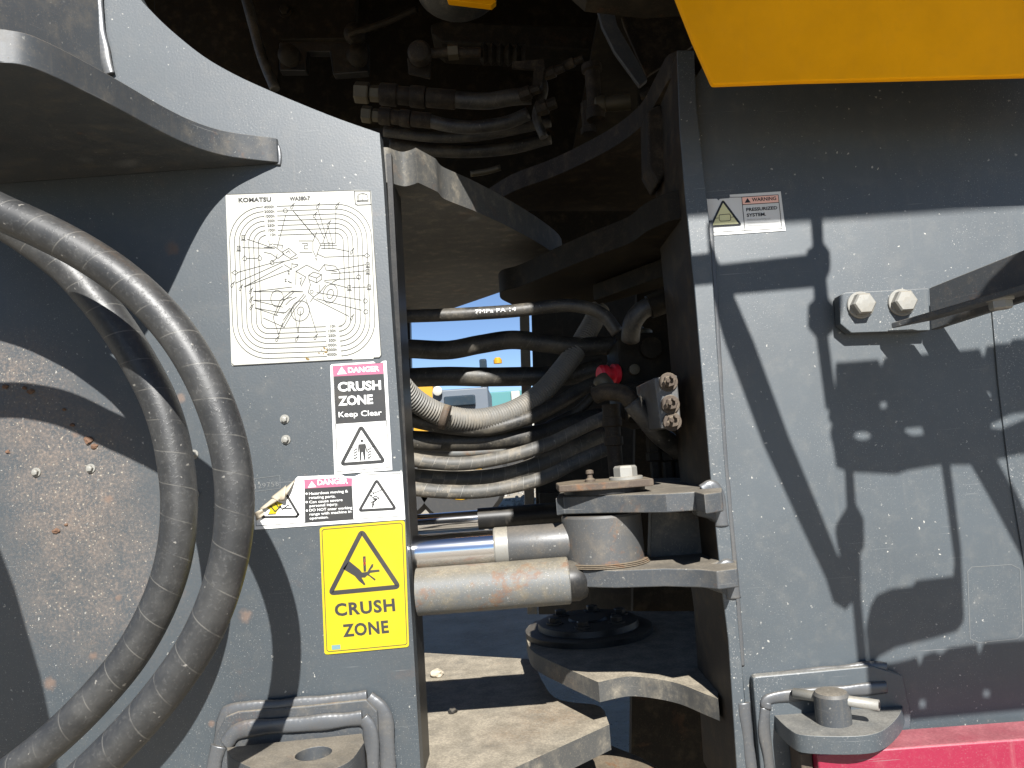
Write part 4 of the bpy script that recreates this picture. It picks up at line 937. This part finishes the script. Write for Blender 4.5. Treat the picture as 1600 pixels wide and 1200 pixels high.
# ================================================================== GROUND and what stands beyond the joint
gt = NT('yard_ground')
c = gt.mix(gt.ramp(gt.noise(2.2, 8, .7), .3, .7), (.20, .172, .125), (.31, .27, .205)); c = gt.mix(gt.ramp(gt.noise(28, 6, .7), .52, .66), c, (.26, .24, .205)); c = gt.mix(gt.ramp(gt.noise(60, 5, .7), .58, .7), c, (.04, .036, .032))
gt.col(c); gt.rough(.9); gt.bump(gt.noise(40, 8, .7), .6, .02)
gme = mesh('ground', [(-600, -600, 0), (600, -600, 0), (600, 600, 0), (-600, 600, 0)], [(0, 1, 2, 3)])
tag(link('ground', gme, gt.m), kind='structure')
M_teal = flat('teal_cladding', (.035, .14, .145), .6); M_bluegrey = flat('blue_grey_steel', (.07, .085, .105), .5); M_glass = flat('dark_glass', (.02, .03, .04), .1)
M_yel2 = flat('yellow_far', (.36, .185, .004), .4); M_wht2 = flat('white_far', (.30, .295, .27), .6); M_tyre = flat('tyre_black', (.02, .02, .02), .8); M_gravel = paint('gravel_stone', (.20, .19, .17), chips=0, scratch=0, amt=.5)
def box(name, x0, x1, y0, y1, z0, z1, mat, parent, bev=.02):
    return prism(name, [Vector((x0, y0, z0)), Vector((x1, y0, z0)), Vector((x1, y1, z0)), Vector((x0, y1, z0))], (0, 0, z1 - z0), mat, parent, bev=bev)
YB = 9.0
def bx(name, u0, v0, u1, v1, dep, mat, parent, y=YB):
    a, b = at(u0, v1, y), at(u1, v0, y); return box(name, a.x, b.x, y, y + dep, a.z, b.z, mat, parent)
fl = thing('parked_loader', 'yellow machine with blue grey body parked in the yard, glimpsed between the hoses', 'machine')
bx('engine_cover', 560, 596, 676, 690, 1.6, M_yel2, fl); bx('engine_panel', 676, 604, 762, 650, 1.4, M_bluegrey, fl); bx('grille', 694, 616, 742, 636, .2, M_glass, fl, YB - .1)
bx('exhaust_stack', 752, 560, 760, 612, .1, M_glass, fl, YB + .2); bx('lower_body', 600, 676, 730, 735, 1.5, M_yel2, fl); bx('step', 700, 650, 790, 668, .6, M_glass, fl, YB - .3)
lathe('head_lamp', at(684, 611, YB - .05), (0, -1, 0), [(.055, 0), (.055, .04), (.03, .05)], M_wht2, fl, 18)
for u in (610, 720):
    c = at(u, 745, YB - .1); w = lathe('wheel', c + Vector((0, .1, 0)), (0, -1, 0), [(.5, -.2), (.55, -.1), (.55, .1), (.5, .2), (.28, .2), (.26, .14)], M_tyre, fl, 32)
    lathe('rim', c + Vector((0, -.04, 0)), (0, -1, 0), [(.26, 0), (.26, .02), (.1, .04)], M_yel2, w, 24)
bea = lathe('beacon', at(778, 568, YB), (0, 0, 1), [(.05, 0), (.05, .04), (.03, .07)], M_yel2, fl, 16)
tl = thing('site_cabin', 'teal clad site cabin in the yard behind the hoses', 'building')
bx('wall', 762, 606, 860, 700, 2.5, M_teal, tl, 14.0); bx('window', 800, 610, 812, 640, .1, M_wht2, tl, 13.94); bx('door', 838, 614, 850, 700, .1, M_wht2, tl, 13.94)
ws_ = thing('white_truck', 'white truck bed with a red stripe seen far behind the lower hoses', 'truck')
bx('truck_bed', 800, 640, 1050, 676, 2.0, M_wht2, ws_, 11.0); bx('red_stripe', 780, 660, 812, 672, .1, M_redcap, ws_, 10.9); bx('yellow_panel', 834, 652, 1000, 676, .1, flat('lime_panel', (.24, .25, .07)), ws_, 10.9)
bx('chassis', 780, 676, 1050, 700, 1.6, M_tyre, ws_, 11.1)
for u in (820, 940):
    w = lathe('wheel', at(u, 716, 10.9), (0, -1, 0), [(.4, -.2), (.44, -.1), (.44, .1), (.4, .14), (.2, .14)], M_tyre, ws_, 24)
yp = thing('yellow_bollard', 'yellow post seen far back beside the bracket plate', 'post')
bx('post_body', 876, 722, 892, 830, .3, M_yel2, yp, 6.0)
gp = bmesh.new()
for i in range(260):
    u, v = random.uniform(640, 900), random.uniform(748, 800)
    p = atz(u, v, -Z0); s = random.uniform(.03, .11)
    m = Matrix.Translation(p + up * s * .3) @ Matrix.Rotation(random.random() * 6, 4, 'Z') @ Matrix.Diagonal((s, s * random.uniform(.6, 1), s * .7, 1))
    bmesh.ops.create_icosphere(gp, subdivisions=1, radius=1, matrix=m)
gm = bpy.data.meshes.new('gravel'); gp.to_mesh(gm); gp.free(); tag(link('gravel', gm, M_gravel), kind='stuff')

# ================================================================== put each thing's empty at its base
bpy.context.view_layer.update()
for o in list(COL.objects):
    if o.type == 'EMPTY' and o.parent is None:
        def allm(x):
            r = []
            for c in x.children: r += [c] + allm(c)
            return r
        pts = [c.matrix_world @ Vector(b) for c in allm(o) if c.type == 'MESH' for b in c.bound_box]
        if not pts: continue
        L = Vector(((min(p.x for p in pts) + max(p.x for p in pts)) / 2, (min(p.y for p in pts) + max(p.y for p in pts)) / 2, min(p.z for p in pts)))
        o.location = L
        for c in o.children: c.matrix_parent_inverse = Matrix.Translation(-L)
